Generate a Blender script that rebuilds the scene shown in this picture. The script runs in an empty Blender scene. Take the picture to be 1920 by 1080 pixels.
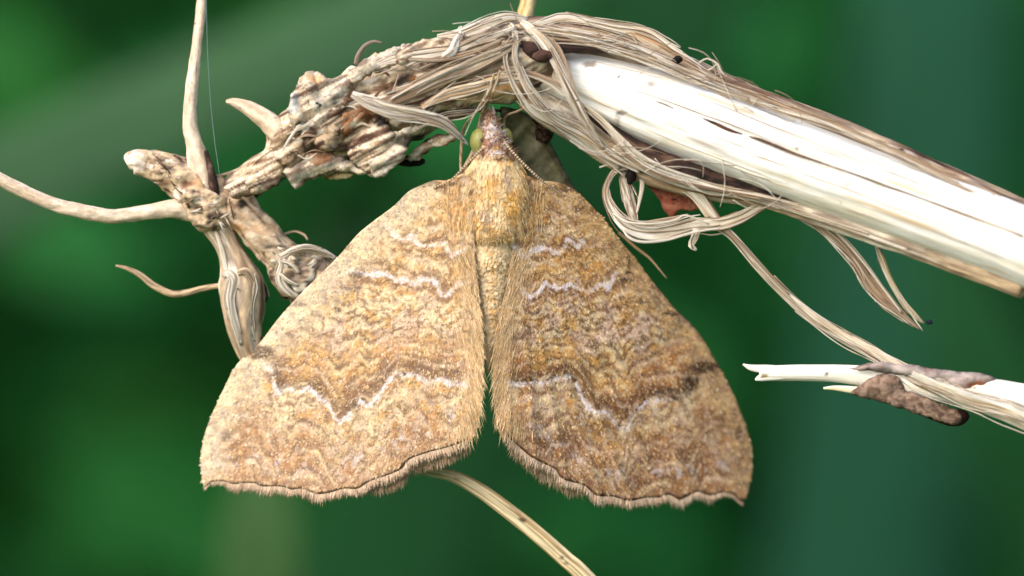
import bpy, math, random
import numpy as np
from mathutils import Vector
from mathutils.geometry import delaunay_2d_cdt

# ------------------------------------------------------------------ camera, sky, sun, exposure
S = 2.5e-5            # metres per photograph pixel in the plane of the moth (frame = 48 mm wide)
DIST = 8000.0         # camera distance in those units (0.20 m)
H0 = 0.30             # height of the picture centre above the ground
sc = bpy.context.scene
col = sc.collection
cam = bpy.data.cameras.new('camera'); cam_o = bpy.data.objects.new('camera', cam); col.objects.link(cam_o)
cam_o.location = (0, -DIST * S, H0); cam_o.rotation_euler = (math.radians(90), 0, 0)
cam.sensor_width = 36.0; cam.lens = 150.0; cam.clip_start = 0.01; cam.clip_end = 900.0
cam.dof.use_dof = True; cam.dof.focus_distance = DIST * S + 0.0002; cam.dof.aperture_fstop = 20.0
sc.camera = cam_o

SUN_FROM = Vector((-0.62, -0.66, 0.62)).normalized()
w = bpy.data.worlds.new('World'); sc.world = w; w.use_nodes = True
nt = w.node_tree
bg = nt.nodes['Background']; sky = nt.nodes.new('ShaderNodeTexSky'); sky.sky_type = 'NISHITA'; sky.sun_disc = False
sky.sun_elevation = math.asin(SUN_FROM.z); sky.sun_rotation = math.atan2(SUN_FROM.x, SUN_FROM.y) % (2 * math.pi)
sky.dust_density = 4.0; sky.air_density = 1.0; sky.ozone_density = 1.0
nt.links.new(sky.outputs[0], bg.inputs[0]); bg.inputs[1].default_value = 0.15
sun = bpy.data.lights.new('sun', 'SUN'); sun_o = bpy.data.objects.new('sun', sun); col.objects.link(sun_o)
sun.energy = 1.4; sun.angle = math.radians(60); sun.color = (1.0, 0.975, 0.935)
sun_o.location = (-0.5, -0.5, 1.2); sun_o.rotation_euler = (-SUN_FROM).to_track_quat('-Z', 'Y').to_euler()
sc.view_settings.view_transform = 'Standard'; sc.view_settings.look = 'None'
sc.view_settings.exposure = 0.68; sc.view_settings.gamma = 1.0
sc.view_settings.use_curve_mapping = False
sc.cycles.use_denoising = True

rng = np.random.default_rng(7)

# ------------------------------------------------------------------ helpers: space, noise, colour
def P(a):
    """(px, py, depth) in photograph units -> metres."""
    a = np.asarray(a, float).reshape(-1, 3)
    f = (DIST + a[:, 2]) / DIST
    return np.stack([(a[:, 0] - 960) * f * S, a[:, 2] * S, H0 - (a[:, 1] - 540) * f * S], 1)

def _h(ix, iy, iz, seed):
    h = (ix * 374761393 + iy * 668265263 + iz * 2147483647 + seed * 974634777) & 0xFFFFFFFF
    h = ((h ^ (h >> 13)) * 1274126177) & 0xFFFFFFFF
    h = ((h ^ (h >> 16)) * 2246822519) & 0xFFFFFFFF
    return ((h ^ (h >> 15)) & 0xFFFFFF) / float(0xFFFFFF)

def vnoise(p, seed=0):
    p = np.asarray(p, float)
    if p.shape[1] == 2: p = np.concatenate([p, np.zeros((len(p), 1))], 1)
    i = np.floor(p).astype(np.int64); f = p - i; f = f * f * (3 - 2 * f)
    r = 0
    for a in (0, 1):
        for b in (0, 1):
            for c in (0, 1):
                wgt = (f[:, 0] if a else 1 - f[:, 0]) * (f[:, 1] if b else 1 - f[:, 1]) * (f[:, 2] if c else 1 - f[:, 2])
                r = r + wgt * _h(i[:, 0] + a, i[:, 1] + b, i[:, 2] + c, seed)
    return r

def fbm(p, seed=0, octv=3):
    p = np.asarray(p, float); r = 0; a = 1.0; t = 0
    for o in range(octv):
        r = r + a * vnoise(p * (2 ** o) + 17.3 * o, seed + o); t += a; a *= 0.5
    return r / t

def fold(p, lam, seed=0, k=4):
    """creased-paper relief: triangle waves in random directions, -1..1"""
    r = np.random.default_rng(seed + 900); p = np.asarray(p, float)
    if p.shape[1] == 2: p = np.concatenate([p, np.zeros((len(p), 1))], 1)
    wp = p + (np.stack([vnoise(p / (lam * 1.3), seed + 71 + j) for j in range(3)], 1) - 0.5) * lam * 0.45
    z = 0; t = 0
    for i in range(k):
        d = r.normal(size=3) * [1, 1, 0.6]; d /= np.linalg.norm(d); l = lam * r.uniform(0.7, 2.0); a = l / lam
        z = z + a * (np.abs((wp @ d / l + r.uniform()) % 1.0 - 0.5) * 4 - 1); t += a
    return z / t * 1.5

def lin(*c):
    c = np.array(c, float) / 255.0
    return np.where(c <= 0.04045, c / 12.92, ((c + 0.055) / 1.055) ** 2.4)

def mix(a, b, t):
    t = np.clip(t, 0, 1)
    if np.ndim(t) == 1: t = t[:, None]
    return a * (1 - t) + b * t

def sstep(a, b, x):
    t = np.clip((x - a) / (b - a), 0, 1); return t * t * (3 - 2 * t)

def cr(pts, step):
    """Catmull-Rom resample of rows of any width, by steps in the first three columns."""
    p = np.asarray(pts, float)
    if len(p) == 2: p = np.stack([p[0], (p[0] + p[1]) / 2, p[1]])
    q = np.vstack([2 * p[0] - p[1], p, 2 * p[-1] - p[-2]])
    out = []
    for i in range(1, len(q) - 2):
        L = np.linalg.norm(q[i + 1, :3] - q[i, :3]); n = max(2, int(L / step))
        t = np.linspace(0, 1, n, endpoint=False)[:, None]
        out.append(0.5 * (2 * q[i] + (q[i + 1] - q[i - 1]) * t + (2 * q[i - 1] - 5 * q[i] + 4 * q[i + 1] - q[i + 2]) * t ** 2
                          + (3 * q[i] - q[i - 1] - 3 * q[i + 1] + q[i + 2]) * t ** 3))
    out.append(q[-2][None]); return np.vstack(out)

# ------------------------------------------------------------------ helpers: objects
def link(name, me, parent=None, mat=None):
    o = bpy.data.objects.new(name, me); col.objects.link(o)
    if parent is not None: o.parent = parent
    if mat is not None: me.materials.append(mat)
    return o

def mesh_obj(name, v, faces, colr, mat, parent=None, smooth=True, uv=None):
    me = bpy.data.meshes.new(name)
    me.from_pydata(np.asarray(v).tolist(), [], faces if isinstance(faces, list) else np.asarray(faces).tolist())
    if colr is not None:
        at = me.color_attributes.new('Col', 'FLOAT_COLOR', 'POINT')
        c = np.ones((len(me.vertices), 4)); c[:, :3] = np.clip(colr, 0, 1)
        at.data.foreach_set('color', c.ravel())
    if uv is not None:
        u = me.uv_layers.new(name='UVMap'); idx = np.zeros(len(me.loops), int); me.loops.foreach_get('vertex_index', idx)
        u.data.foreach_set('uv', np.asarray(uv)[idx].ravel())
    if smooth: me.polygons.foreach_set('use_smooth', np.ones(len(me.polygons), bool))
    me.update()
    return link(name, me, parent, mat)

def thing(name, label, cat, at, group=None):
    o = bpy.data.objects.new(name, None); col.objects.link(o); o.empty_display_size = 0.001
    o['label'] = label; o['category'] = cat
    if group: o['group'] = group
    return o          # kept at the origin of the world: its parts carry world coordinates

def tag(o, label, cat, group=None):
    o['label'] = label; o['category'] = cat
    if group: o['group'] = group
    return o

# ------------------------------------------------------------------ materials
def mat_attr(name, rough=0.7, transl=0.0, fine=900.0, fine_amt=0.25, bump=0.25, streak=None, spec=0.3, dots=0.0):
    """Colour from the piece's own pigment attribute, broken up by fine procedural grain and relief."""
    m = bpy.data.materials.new(name); m.use_nodes = True; t = m.node_tree; N = t.nodes; L = t.links
    b = N['Principled BSDF']; out = N['Material Output']
    at = N.new('ShaderNodeAttribute'); at.attribute_name = 'Col'
    if streak:
        tc = N.new('ShaderNodeUVMap'); tc.uv_map = 'UVMap'
        mp = N.new('ShaderNodeMapping'); mp.inputs['Scale'].default_value = (streak[0], streak[1], 1)
        L.new(tc.outputs[0], mp.inputs[0]); vec = mp.outputs[0]; sc_ = 1.0
    else:
        tc = N.new('ShaderNodeTexCoord'); vec = tc.outputs['Object']; sc_ = fine
    no = N.new('ShaderNodeTexNoise'); no.inputs['Scale'].default_value = sc_; no.inputs['Detail'].default_value = 5; no.inputs['Roughness'].default_value = 0.65
    L.new(vec, no.inputs['Vector'])
    mr = N.new('ShaderNodeMapRange'); mr.inputs['From Min'].default_value = 0.3; mr.inputs['From Max'].default_value = 0.7
    mr.inputs['To Min'].default_value = 1 - fine_amt; mr.inputs['To Max'].default_value = 1 + fine_amt * 0.7
    L.new(no.outputs['Fac'], mr.inputs['Value'])
    mu = N.new('ShaderNodeVectorMath'); mu.operation = 'SCALE'; L.new(at.outputs['Color'], mu.inputs[0]); L.new(mr.outputs[0], mu.inputs['Scale'])
    colour = mu.outputs[0]
    if dots:
        t2 = N.new('ShaderNodeTexCoord'); n2 = N.new('ShaderNodeTexNoise'); n2.inputs['Scale'].default_value = dots; n2.inputs['Detail'].default_value = 2
        L.new(t2.outputs['Object'], n2.inputs['Vector'])
        r2 = N.new('ShaderNodeMapRange'); r2.inputs['From Min'].default_value = 0.71; r2.inputs['From Max'].default_value = 0.77
        L.new(n2.outputs['Fac'], r2.inputs['Value'])
        mx = N.new('ShaderNodeMix'); mx.data_type = 'RGBA'; L.new(r2.outputs[0], mx.inputs['Factor']); L.new(colour, mx.inputs['A'])
        mx.inputs['B'].default_value = (0.035, 0.025, 0.02, 1); colour = mx.outputs['Result']
    L.new(colour, b.inputs['Base Color'])
    b.inputs['Roughness'].default_value = rough; b.inputs['Specular IOR Level'].default_value = spec
    if bump:
        bp = N.new('ShaderNodeBump'); bp.inputs['Strength'].default_value = bump; bp.inputs['Distance'].default_value = 6 * S
        L.new(no.outputs['Fac'], bp.inputs['Height']); L.new(bp.outputs[0], b.inputs['Normal'])
    if transl:
        tr = N.new('ShaderNodeBsdfTranslucent'); L.new(colour, tr.inputs['Color'])
        ms = N.new('ShaderNodeMixShader'); ms.inputs[0].default_value = transl
        L.new(b.outputs[0], ms.inputs[1]); L.new(tr.outputs[0], ms.inputs[2]); L.new(ms.outputs[0], out.inputs['Surface'])
    return m

M = {}
M['scale'] = mat_attr('wing_scale', 0.55, 0.12, 9000, 0.12, 0, spec=0.35)
M['membrane'] = mat_attr('wing_membrane', 0.8, 0.1, 5000, 0.2, 0.1, spec=0.1)
M['hair'] = mat_attr('moth_hair', 0.6, 0.1, 5000, 0.1, 0, spec=0.25)
M['body'] = mat_attr('moth_body', 0.75, 0, 6000, 0.3, 0.3, spec=0.2)
M['eye'] = mat_attr('moth_eye', 0.35, 0, 20000, 0.1, 0.05, spec=0.4)
M['wood'] = mat_attr('bare_wood', 0.6, 0, 0, 0.16, 0.4, streak=(22, 0.014), spec=0.25, dots=1100)
M['fibre'] = mat_attr('plant_fibre', 0.65, 0.28, 0, 0.34, 0.45, streak=(5, 0.015), spec=0.3)
M['bark'] = mat_attr('dry_bark', 0.8, 0.05, 0, 0.35, 0.5, streak=(8, 0.03), spec=0.2, dots=1500)
M['gnarl'] = mat_attr('gnarled_root', 0.8, 0, 3200, 0.35, 0.6, spec=0.2, dots=1900)
M['husk'] = mat_attr('papery_husk', 0.75, 0.18, 4200, 0.35, 0.4, spec=0.2, dots=1700)
M['root'] = mat_attr('rootlet_skin', 0.75, 0, 0, 0.34, 0.6, streak=(4, 0.05), spec=0.25, dots=2200)
M['leaf'] = mat_attr('green_leaf', 0.65, 0.42, 60, 0.2, 0.1, spec=0.12)
M['deadleaf'] = mat_attr('dead_leaf', 0.75, 0.25, 2500, 0.35, 0.4, spec=0.2)
M['crumb'] = mat_attr('dark_crumb', 0.85, 0, 4000, 0.5, 0.6, spec=0.15)
M['silk'] = mat_attr('silk', 0.4, 0.5, 4000, 0.05, 0, spec=0.5)

def ground_mat():
    m = bpy.data.materials.new('ground_soil'); m.use_nodes = True; t = m.node_tree; N = t.nodes; L = t.links
    b = N['Principled BSDF']; n = N.new('ShaderNodeTexNoise'); n.inputs['Scale'].default_value = 9; n.inputs['Detail'].default_value = 8
    tc = N.new('ShaderNodeTexCoord'); L.new(tc.outputs['Object'], n.inputs['Vector'])
    r = N.new('ShaderNodeValToRGB'); r.color_ramp.elements[0].color = (0.012, 0.06, 0.012, 1); r.color_ramp.elements[1].color = (0.03, 0.11, 0.02, 1)
    r.color_ramp.elements[0].position = 0.35; r.color_ramp.elements[1].position = 0.65
    L.new(n.outputs['Fac'], r.inputs[0]); L.new(r.outputs[0], b.inputs['Base Color']); b.inputs['Roughness'].default_value = 0.9
    bp = N.new('ShaderNodeBump'); bp.inputs['Distance'].default_value = 0.02; L.new(n.outputs['Fac'], bp.inputs['Height']); L.new(bp.outputs[0], b.inputs['Normal'])
    return m

# ------------------------------------------------------------------ shape builders
def tube(name, path, colfn, mat, parent=None, seg=10, flat=1.0, step=6.0, twist=(0, 0), amp=0.0, ridges=0, ridge_amp=0.0,
         nscale=(1.5, 0.02), seed=0, groove=None, crumple=0.0, cs=26.0):
    """Swept body: rows (px, py, depth, radius). flat = thickness/width; ridges run lengthwise."""
    c = cr(path, step); n = len(c); c[:, 3] = np.maximum(c[:, 3], 0.15)
    p = c[:, :3]; T = np.gradient(p, axis=0); T /= np.linalg.norm(T, axis=1)[:, None] + 1e-9
    V = np.array([0, 0, 1.0]); Nn = np.cross(T, V); ln = np.linalg.norm(Nn, axis=1)[:, None]
    Nn = np.where(ln > 0.05, Nn / (ln + 1e-9), np.array([0, 1.0, 0])); B = np.cross(T, Nn)
    s = np.concatenate([[0], np.cumsum(np.linalg.norm(np.diff(p, axis=0), axis=1))])
    tw = np.radians(np.linspace(twist[0], twist[1], n))
    if len(twist) > 2: tw = np.radians(np.interp(s / s[-1], np.linspace(0, 1, len(twist)), twist))
    th = np.linspace(0, 2 * math.pi, seg, endpoint=False)
    TH, SS = np.meshgrid(th, s); R = np.repeat(c[:, 3][:, None], seg, 1)
    q = np.stack([np.cos(TH).ravel() * nscale[0], np.sin(TH).ravel() * nscale[0], SS.ravel() * nscale[1]], 1)
    d = np.ones(n * seg)
    if amp: d += amp * (fbm(q, seed, 4) - 0.5) * 2
    if ridges: d += ridge_amp * np.abs(np.sin(TH.ravel() * ridges / 2 + 3 * (fbm(q * 0.6, seed + 5, 2) - 0.5)))
    if groove:
        for ang, wd, dp in groove:
            da = (TH.ravel() - ang + math.pi) % (2 * math.pi) - math.pi
            d -= dp * np.exp(-(da / wd) ** 2) * (0.6 + 0.8 * fbm(np.stack([SS.ravel() * 0.006, TH.ravel() * 0], 1), seed + 9, 2))
    R = R * d.reshape(n, seg)
    a = R * np.cos(TH); b = R * np.sin(TH) * flat
    ca, sa = np.cos(tw)[:, None], np.sin(tw)[:, None]
    an, bn = a * ca - b * sa, a * sa + b * ca
    v = p[:, None, :] + an[..., None] * Nn[:, None, :] + bn[..., None] * B[:, None, :]
    v = v.reshape(-1, 3)
    if crumple:
        rr = np.repeat(c[:, 3], seg)
        rad = v - np.repeat(p, seg, 0); rad /= np.linalg.norm(rad, axis=1)[:, None] + 1e-9
        v = v + rad * (fold(v, cs, seed) * crumple * rr)[:, None]
    vv = np.vstack([v, p[:1], p[-1:]])
    i0 = np.arange(n - 1)[:, None] * seg + np.arange(seg)[None]; i1 = np.arange(n - 1)[:, None] * seg + (np.arange(seg)[None] + 1) % seg
    f = np.stack([i0, i0 + seg, i1 + seg, i1], -1).reshape(-1, 4).tolist()
    f += [[n * seg, j, (j + 1) % seg] for j in range(seg)]
    e = (n - 1) * seg; f += [[n * seg + 1, e + (j + 1) % seg, e + j] for j in range(seg)]
    f = [x[::-1] for x in f]
    thv = np.append(TH.ravel(), [0, 0]); sv = np.append(SS.ravel(), [0, s[-1]])
    rv = np.append(np.repeat(c[:, 3], seg), [c[0, 3], c[-1, 3]])
    cc = colfn(vv, thv, sv, rv)
    uv = np.stack([np.abs(((thv / (2 * math.pi)) * 2) % 2 - 1), sv], 1)
    return mesh_obj(name, P(vv), f, cc, mat, parent, uv=uv)

def inside(poly, pts):
    x, y = pts[:, 0], pts[:, 1]; r = np.zeros(len(pts), bool); n = len(poly)
    for i in range(n):
        x0, y0 = poly[i]; x1, y1 = poly[(i + 1) % n]
        cnd = (y0 > y) != (y1 > y)
        with np.errstate(divide='ignore', invalid='ignore'):
            r ^= cnd & (x < (x1 - x0) * (y - y0) / (y1 - y0 + 1e-12) + x0)
    return r

def polyd(line, pts, closed=False):
    """distance of points to a polyline"""
    l = np.asarray(line, float)[:, :2]
    if closed: l = np.vstack([l, l[:1]])
    best = np.full(len(pts), 1e9)
    for a, b in zip(l[:-1], l[1:]):
        ab = b - a; t = np.clip(((pts - a) @ ab) / (ab @ ab + 1e-9), 0, 1)
        best = np.minimum(best, np.linalg.norm(pts - a - t[:, None] * ab, axis=1))
    return best

def fill(poly, step, seed=0):
    """triangulate a polygon with interior points -> (pts2d, tris)"""
    poly = np.asarray(poly, float); r = np.random.default_rng(seed)
    o = []
    for a, b in zip(poly, np.roll(poly, -1, 0)):
        k = max(1, int(np.linalg.norm(b - a) / step)); o += [a + (b - a) * j / k for j in range(k)]
    o = np.array(o)
    lo, hi = poly.min(0), poly.max(0)
    gx, gy = np.meshgrid(np.arange(lo[0], hi[0], step), np.arange(lo[1], hi[1], step)); g = np.stack([gx.ravel(), gy.ravel()], 1)
    g += r.uniform(-0.3, 0.3, g.shape) * step
    g = g[inside(poly, g)]; g = g[polyd(poly, g, True) > step * 0.5]
    vs = [Vector(x) for x in np.vstack([o, g])]
    ed = [(i, (i + 1) % len(o)) for i in range(len(o))]
    rv, re, rf, *_ = delaunay_2d_cdt(vs, ed, [], 1, 1e-6)
    return np.array([(x.x, x.y) for x in rv]), [list(x) for x in rf]

def patch(name, poly, depth, colfn, mat, parent=None, bulge=0.0, crumple=0.0, cscale=22.0, step=5.0, thick=2.0, seed=0, round_=True, fray=0.0):
    """A thin crumpled flake: outline in photograph units, its own depth, bulge and thickness."""
    pl = cr(np.c_[np.vstack([poly, poly[:1]]), np.zeros(len(poly) + 1)], step)[:-1, :2] if round_ else np.asarray(poly, float)
    if fray: pl = pl + (np.stack([fbm(pl / 9.0, seed + 3, 2), fbm(pl / 9.0, seed + 4, 2)], 1) - 0.5) * 2 * fray
    p2, f = fill(pl, step, seed)
    ed = polyd(pl, p2, True); mxd = ed.max() + 1e-6
    z = depth(p2) if callable(depth) else np.full(len(p2), float(depth))
    z = z - bulge * np.sqrt(np.clip(1 - (1 - ed / mxd) ** 2, 0, 1))
    if crumple: z = z - crumple * fold(p2, cscale, seed)
    v = np.c_[p2, z]
    if depth is not None and f and True:
        a, b, c_ = (np.array(p2[i]) for i in f[0][:3])
        if (b[0] - a[0]) * (c_[1] - a[1]) - (b[1] - a[1]) * (c_[0] - a[0]) < 0: f = [x[::-1] for x in f]
    cc = colfn(v, np.zeros(len(v)), p2[:, 0], np.ones(len(v)))
    o = mesh_obj(name, P(v), f, cc, mat, parent, uv=np.c_[p2[:, 1] / 60, p2[:, 0]])
    if thick:
        md = o.modifiers.new('thickness', 'SOLIDIFY'); md.thickness = thick * S; md.offset = 0
    return o

def blob(name, c, r, colfn, mat, parent=None, amp=0.2, ns=20.0, seed=0, nu=18, nv=12):
    u = np.linspace(0, 2 * math.pi, nu, endpoint=False); vv = np.linspace(0, math.pi, nv)[1:-1]
    U, Vv = np.meshgrid(u, vv); d = np.stack([np.cos(U) * np.sin(Vv), np.cos(Vv), np.sin(U) * np.sin(Vv)], -1).reshape(-1, 3)
    d = np.vstack([d, [0, 1, 0], [0, -1, 0]])
    r = np.asarray(r, float) * np.ones(3)
    k = 1 + amp * (fbm(d * r / ns + 5, seed, 3) - 0.5) * 2
    v = np.asarray(c) + d * r * k[:, None]
    m = len(vv); f = []
    for i in range(m - 1):
        for j in range(nu): f.append([i * nu + j, i * nu + (j + 1) % nu, (i + 1) * nu + (j + 1) % nu, (i + 1) * nu + j])
    f += [[m * nu, (j + 1) % nu, j] for j in range(nu)]; f += [[m * nu + 1, (m - 1) * nu + j, (m - 1) * nu + (j + 1) % nu] for j in range(nu)]
    return mesh_obj(name, P(v), f, colfn(v, d[:, 0], d[:, 1], d[:, 2]), mat, parent)

def hairs(name, root, direc, length, width, colr, mat, parent, curve=0.15, seed=0, kind=None, segs=3):
    """many fine three-sided tapered hairs as one part"""
    r = np.random.default_rng(seed); N = len(root); root = np.asarray(root, float)
    d = np.asarray(direc, float); d = d / (np.linalg.norm(d, axis=1)[:, None] + 1e-9)
    a = np.cross(d, r.normal(size=(N, 3))); a /= np.linalg.norm(a, axis=1)[:, None] + 1e-9; b = np.cross(d, a)
    length = np.broadcast_to(length, N); width = np.broadcast_to(width, N)
    bend = a * (length * curve * r.normal(size=N))[:, None]
    rows = []
    for k in range(segs):
        t = k / segs; cpt = root + d * (length * t)[:, None] + bend * t * t
        wd = width * (1 - 0.75 * t) * 0.5
        for m in range(3):
            an = m * 2.0944; rows.append(cpt + (a * math.cos(an) + b * math.sin(an)) * wd[:, None])
    rows.append(root + d * length[:, None] + bend)
    v = np.stack(rows, 1); K = v.shape[1]; v = v.reshape(-1, 3)
    base = np.arange(N)[:, None] * K; f = []
    q = [[k * 3 + m, k * 3 + (m + 1) % 3, (k + 1) * 3 + (m + 1) % 3, (k + 1) * 3 + m] for k in range(segs - 1) for m in range(3)]
    t3 = [[(segs - 1) * 3 + m, (segs - 1) * 3 + (m + 1) % 3, segs * 3] for m in range(3)]
    f = (base[:, None, :] + np.array(q)[None]).reshape(-1, 4).tolist() + (base[:, None, :] + np.array(t3)[None]).reshape(-1, 3).tolist()
    o = mesh_obj(name, P(v), f, np.repeat(colr, K, 0), mat, parent)
    o['kind'] = 'stuff'; return o

def scales(name, root, u, n, length, width, lift, colfn, mat, parent, seed=0, jit=0.10, dust=(), nj=0.035):
    """overlapping dust scales, one rounded blade each, as one part"""
    r = np.random.default_rng(seed); N = len(root)
    u = u + r.normal(size=(N, 3)) * 0.14; n = n + r.normal(size=(N, 3)) * nj
    n /= np.linalg.norm(n, axis=1)[:, None]; u -= n * np.sum(u * n, 1)[:, None]; u /= np.linalg.norm(u, axis=1)[:, None]
    wv = np.cross(u, n); L = length * r.uniform(0.7, 1.25, N)[:, None]; W = width * r.uniform(0.75, 1.25, N)[:, None] * 0.5
    lf = lift * r.uniform(0.4, 1.5, N)[:, None]
    b0 = root + n * 0.6
    v = np.stack([b0 - wv * W * 0.5, b0 + wv * W * 0.5, b0 + u * L * 0.6 + wv * W + n * lf * 0.7, b0 + u * L * 0.92 + wv * W * 0.55 + n * lf,
                  b0 + u * L * 0.92 - wv * W * 0.55 + n * lf, b0 + u * L * 0.6 - wv * W + n * lf * 0.7], 1).reshape(-1, 3)
    c = colfn(v[:, :2])
    k = np.repeat(r.uniform(0, 1, N), 6); acc = 0.0
    for cc, share, amt in dust:
        c = mix(c, cc, ((k >= acc) & (k < acc + share)) * amt); acc += share
    j = np.repeat(np.exp(r.normal(size=(N, 1)) * jit), 6, 0); c = c * j
    i = np.arange(N)[:, None] * 6
    f = np.concatenate([i + np.array([[0, 1, 2, 5]]), i + np.array([[5, 2, 3, 4]])])
    o = mesh_obj(name, P(v), f, c, mat, parent, smooth=False); o['kind'] = 'stuff'; return o

# ------------------------------------------------------------------ ground and undergrowth (far behind, out of focus)
g = mesh_obj('ground', [(-400, -400, 0), (400, -400, 0), (400, 400, 0), (-400, 400, 0)], [[0, 1, 2, 3]], None, ground_mat(), smooth=False)
g['kind'] = 'structure'

def undergrowth(name, N, x, y, z, size, seed, label, shade=1.0, teal=0.0):
    r = np.random.default_rng(seed)
    p = np.stack([r.uniform(*x, N), r.uniform(*y, N), r.uniform(*z, N)], 1)
    L = r.uniform(*size, N); W = L * r.uniform(0.25, 0.5, N)
    d = r.normal(size=(N, 3)) * [1, 0.8, 0.7] + [0, 0, 0.35]; d /= np.linalg.norm(d, axis=1)[:, None]
    up = r.normal(size=(N, 3)) * 0.55 + [-0.15, -0.45, 0.75]; n = up - d * np.sum(up * d, 1)[:, None]; n /= np.linalg.norm(n, axis=1)[:, None]
    wv = np.cross(d, n); L_, W_ = L[:, None], W[:, None] * 0.5
    v = np.stack([p, p + d * L_ * 0.35 + wv * W_ + n * L_ * 0.06, p + d * L_ * 0.35, p + d * L_ * 0.35 - wv * W_ + n * L_ * 0.06,
                  p + d * L_ * 0.7 + wv * W_ * 0.8 + n * L_ * 0.03, p + d * L_ * 0.7 - n * L_ * 0.04, p + d * L_ * 0.7 - wv * W_ * 0.8 + n * L_ * 0.03, p + d * L_ - n * L_ * 0.15], 1).reshape(-1, 3)
    q = np.array([[1, 4, 5, 2], [2, 5, 6, 3]]); t = np.array([[0, 1, 2], [0, 2, 3], [4, 7, 5], [5, 7, 6]]); b = np.arange(N)[:, None] * 8
    f = (b[:, None] + q[None]).reshape(-1, 4).tolist() + (b[:, None] + t[None]).reshape(-1, 3).tolist()
    k = fbm(p * 7.0, seed, 2); k2 = r.uniform(0, 1, N)
    c = mix(np.array([0.016, 0.092, 0.016]) + np.zeros((N, 3)), np.array([0.014, 0.105, 0.027]), sstep(0.35, 0.65, k + teal * (p[:, 0] + 0.05)))
    c = mix(c, np.array([0.022, 0.108, 0.015]), sstep(0.55, 0.9, k2) * sstep(0.05, -0.12, p[:, 0]))
    c = c * shade * 1.9 * r.uniform(0.82, 1.15, N)[:, None]
    o = mesh_obj(name, v, f, np.repeat(c, 8, 0), M['leaf']); o['kind'] = 'stuff'; tag(o, label, 'foliage'); return o

undergrowth('undergrowth', 8500, (-0.7, 0.7), (0.30, 1.0), (0.0, 0.62), (0.02, 0.06), 11, 'soft blurred mass of green undergrowth behind the moth and stalk', 1.0, 1.2)
undergrowth('hedge_foliage', 15000, (-2.2, 2.2), (1.0, 2.2), (0.0, 1.5), (0.06, 0.16), 12, 'dark green wall of foliage far behind the undergrowth', 0.9, 0.3)

# ------------------------------------------------------------------ the moth
MX = 916.0
def wdepth_l(p):
    t = np.maximum(MX - p[:, 0], 0) ; v = (p[:, 1] - 600) / 400
    vein = vein_ridge(p, -1)
    return -24 + 0.16 * t + 30 * (t / 540) ** 2 - vein + 4 * (fbm(p / 90.0, 3, 2) - 0.5) * 2 + 8 * v
def wdepth_r(p):
    t = np.maximum(p[:, 0] - MX, 0); v = (p[:, 1] - 600) / 400
    vein = vein_ridge(p, 1)
    return -24 + 0.34 * t + 50 * (t / 500) ** 2 - vein + 5 * (fbm(p / 80.0, 4, 2) - 0.5) * 2 + 8 * v
def vein_ridge(p, side):
    bx, by = MX + side * 45, 360.0
    ang = np.degrees(np.arctan2(p[:, 1] - by, side * (p[:, 0] - bx))); rr = np.hypot(p[:, 0] - bx, p[:, 1] - by)
    k = np.zeros(len(p))
    for a in (38, 45.5, 52, 58, 63.5, 69, 74, 79.5, 85, 91):
        k += np.exp(-(((ang - a) * rr * 0.01745) / 7.0) ** 2)
    return k * (0.8 if side < 0 else 2.4) * sstep(120, 420, rr)

L_costa = [(868, 325), (838, 338), (815, 338), (790, 347), (765, 360), (740, 385), (700, 415), (670, 440), (640, 475), (600, 515), (560, 555), (520, 600), (490, 640),
           (465, 662), (440, 690), (415, 740), (395, 785), (383, 820), (378, 860), (379, 890), (384, 914)]
L_term = [(384, 914), (395, 905), (418, 902), (438, 908), (453, 906), (477, 906), (492, 912), (527, 912), (547, 918), (566, 916), (593, 926), (617, 924), (644, 916), (671, 916),
          (694, 902), (726, 891), (753, 879), (768, 861), (803, 848), (840, 838), (877, 824)]
L_inner = [(877, 824), (893, 800), (901, 765), (905, 720), (906, 680), (905, 640), (902, 600), (898, 560), (894, 520), (890, 480), (888, 440), (890, 390), (895, 340)]
R_costa = [(985, 328), (1013, 338), (1040, 341), (1064, 348), (1087, 364), (1105, 382), (1126, 403), (1147, 430), (1164, 453), (1188, 480), (1212, 513), (1247, 557), (1269, 583),
           (1301, 614), (1324, 646), (1339, 673), (1355, 700), (1378, 747), (1396, 793), (1407, 832), (1409, 871), (1403, 912), (1391, 942)]
R_term = [(1391, 942), (1374, 928), (1355, 923), (1331, 929), (1308, 922), (1290, 930), (1273, 937), (1254, 927), (1234, 933), (1211, 933), (1180, 939), (1149, 931), (1118, 929), (1094, 910),
          (1055, 898), (1040, 879), (1017, 868), (993, 855), (970, 835), (948, 815)]
R_inner = [(948, 815), (934, 795), (928, 750), (925, 700), (927, 640), (935, 600), (946, 560), (953, 520), (958, 480), (962, 430), (960, 390), (955, 340)]
L1 = [(721, 418), (738, 438), (750, 449), (764, 447), (775, 440), (781, 459), (794, 461), (812, 458), (835, 458), (840, 471), (847, 481), (859, 474), (881, 464)]
L2 = [(646, 508), (670, 510), (693, 515), (726, 512), (741, 526), (761, 524), (776, 532), (794, 523), (812, 524), (821, 542), (831, 557), (844, 547), (862, 532), (887, 530)]
L3 = [(465, 661), (484, 667), (494, 684), (510, 692), (516, 723), (523, 737), (535, 727), (554, 731), (578, 727), (597, 743), (617, 762), (632, 789), (640, 793), (659, 770), (675, 754),
      (691, 760), (710, 743), (726, 716), (739, 700), (761, 706), (780, 700), (792, 714), (807, 716), (827, 710), (850, 721), (873, 718)]
R1 = [(963, 462), (975, 474), (987, 483), (998, 470), (1013, 467), (1034, 467), (1049, 475), (1058, 468), (1062, 450), (1070, 453), (1085, 462), (1093, 455)]
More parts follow.
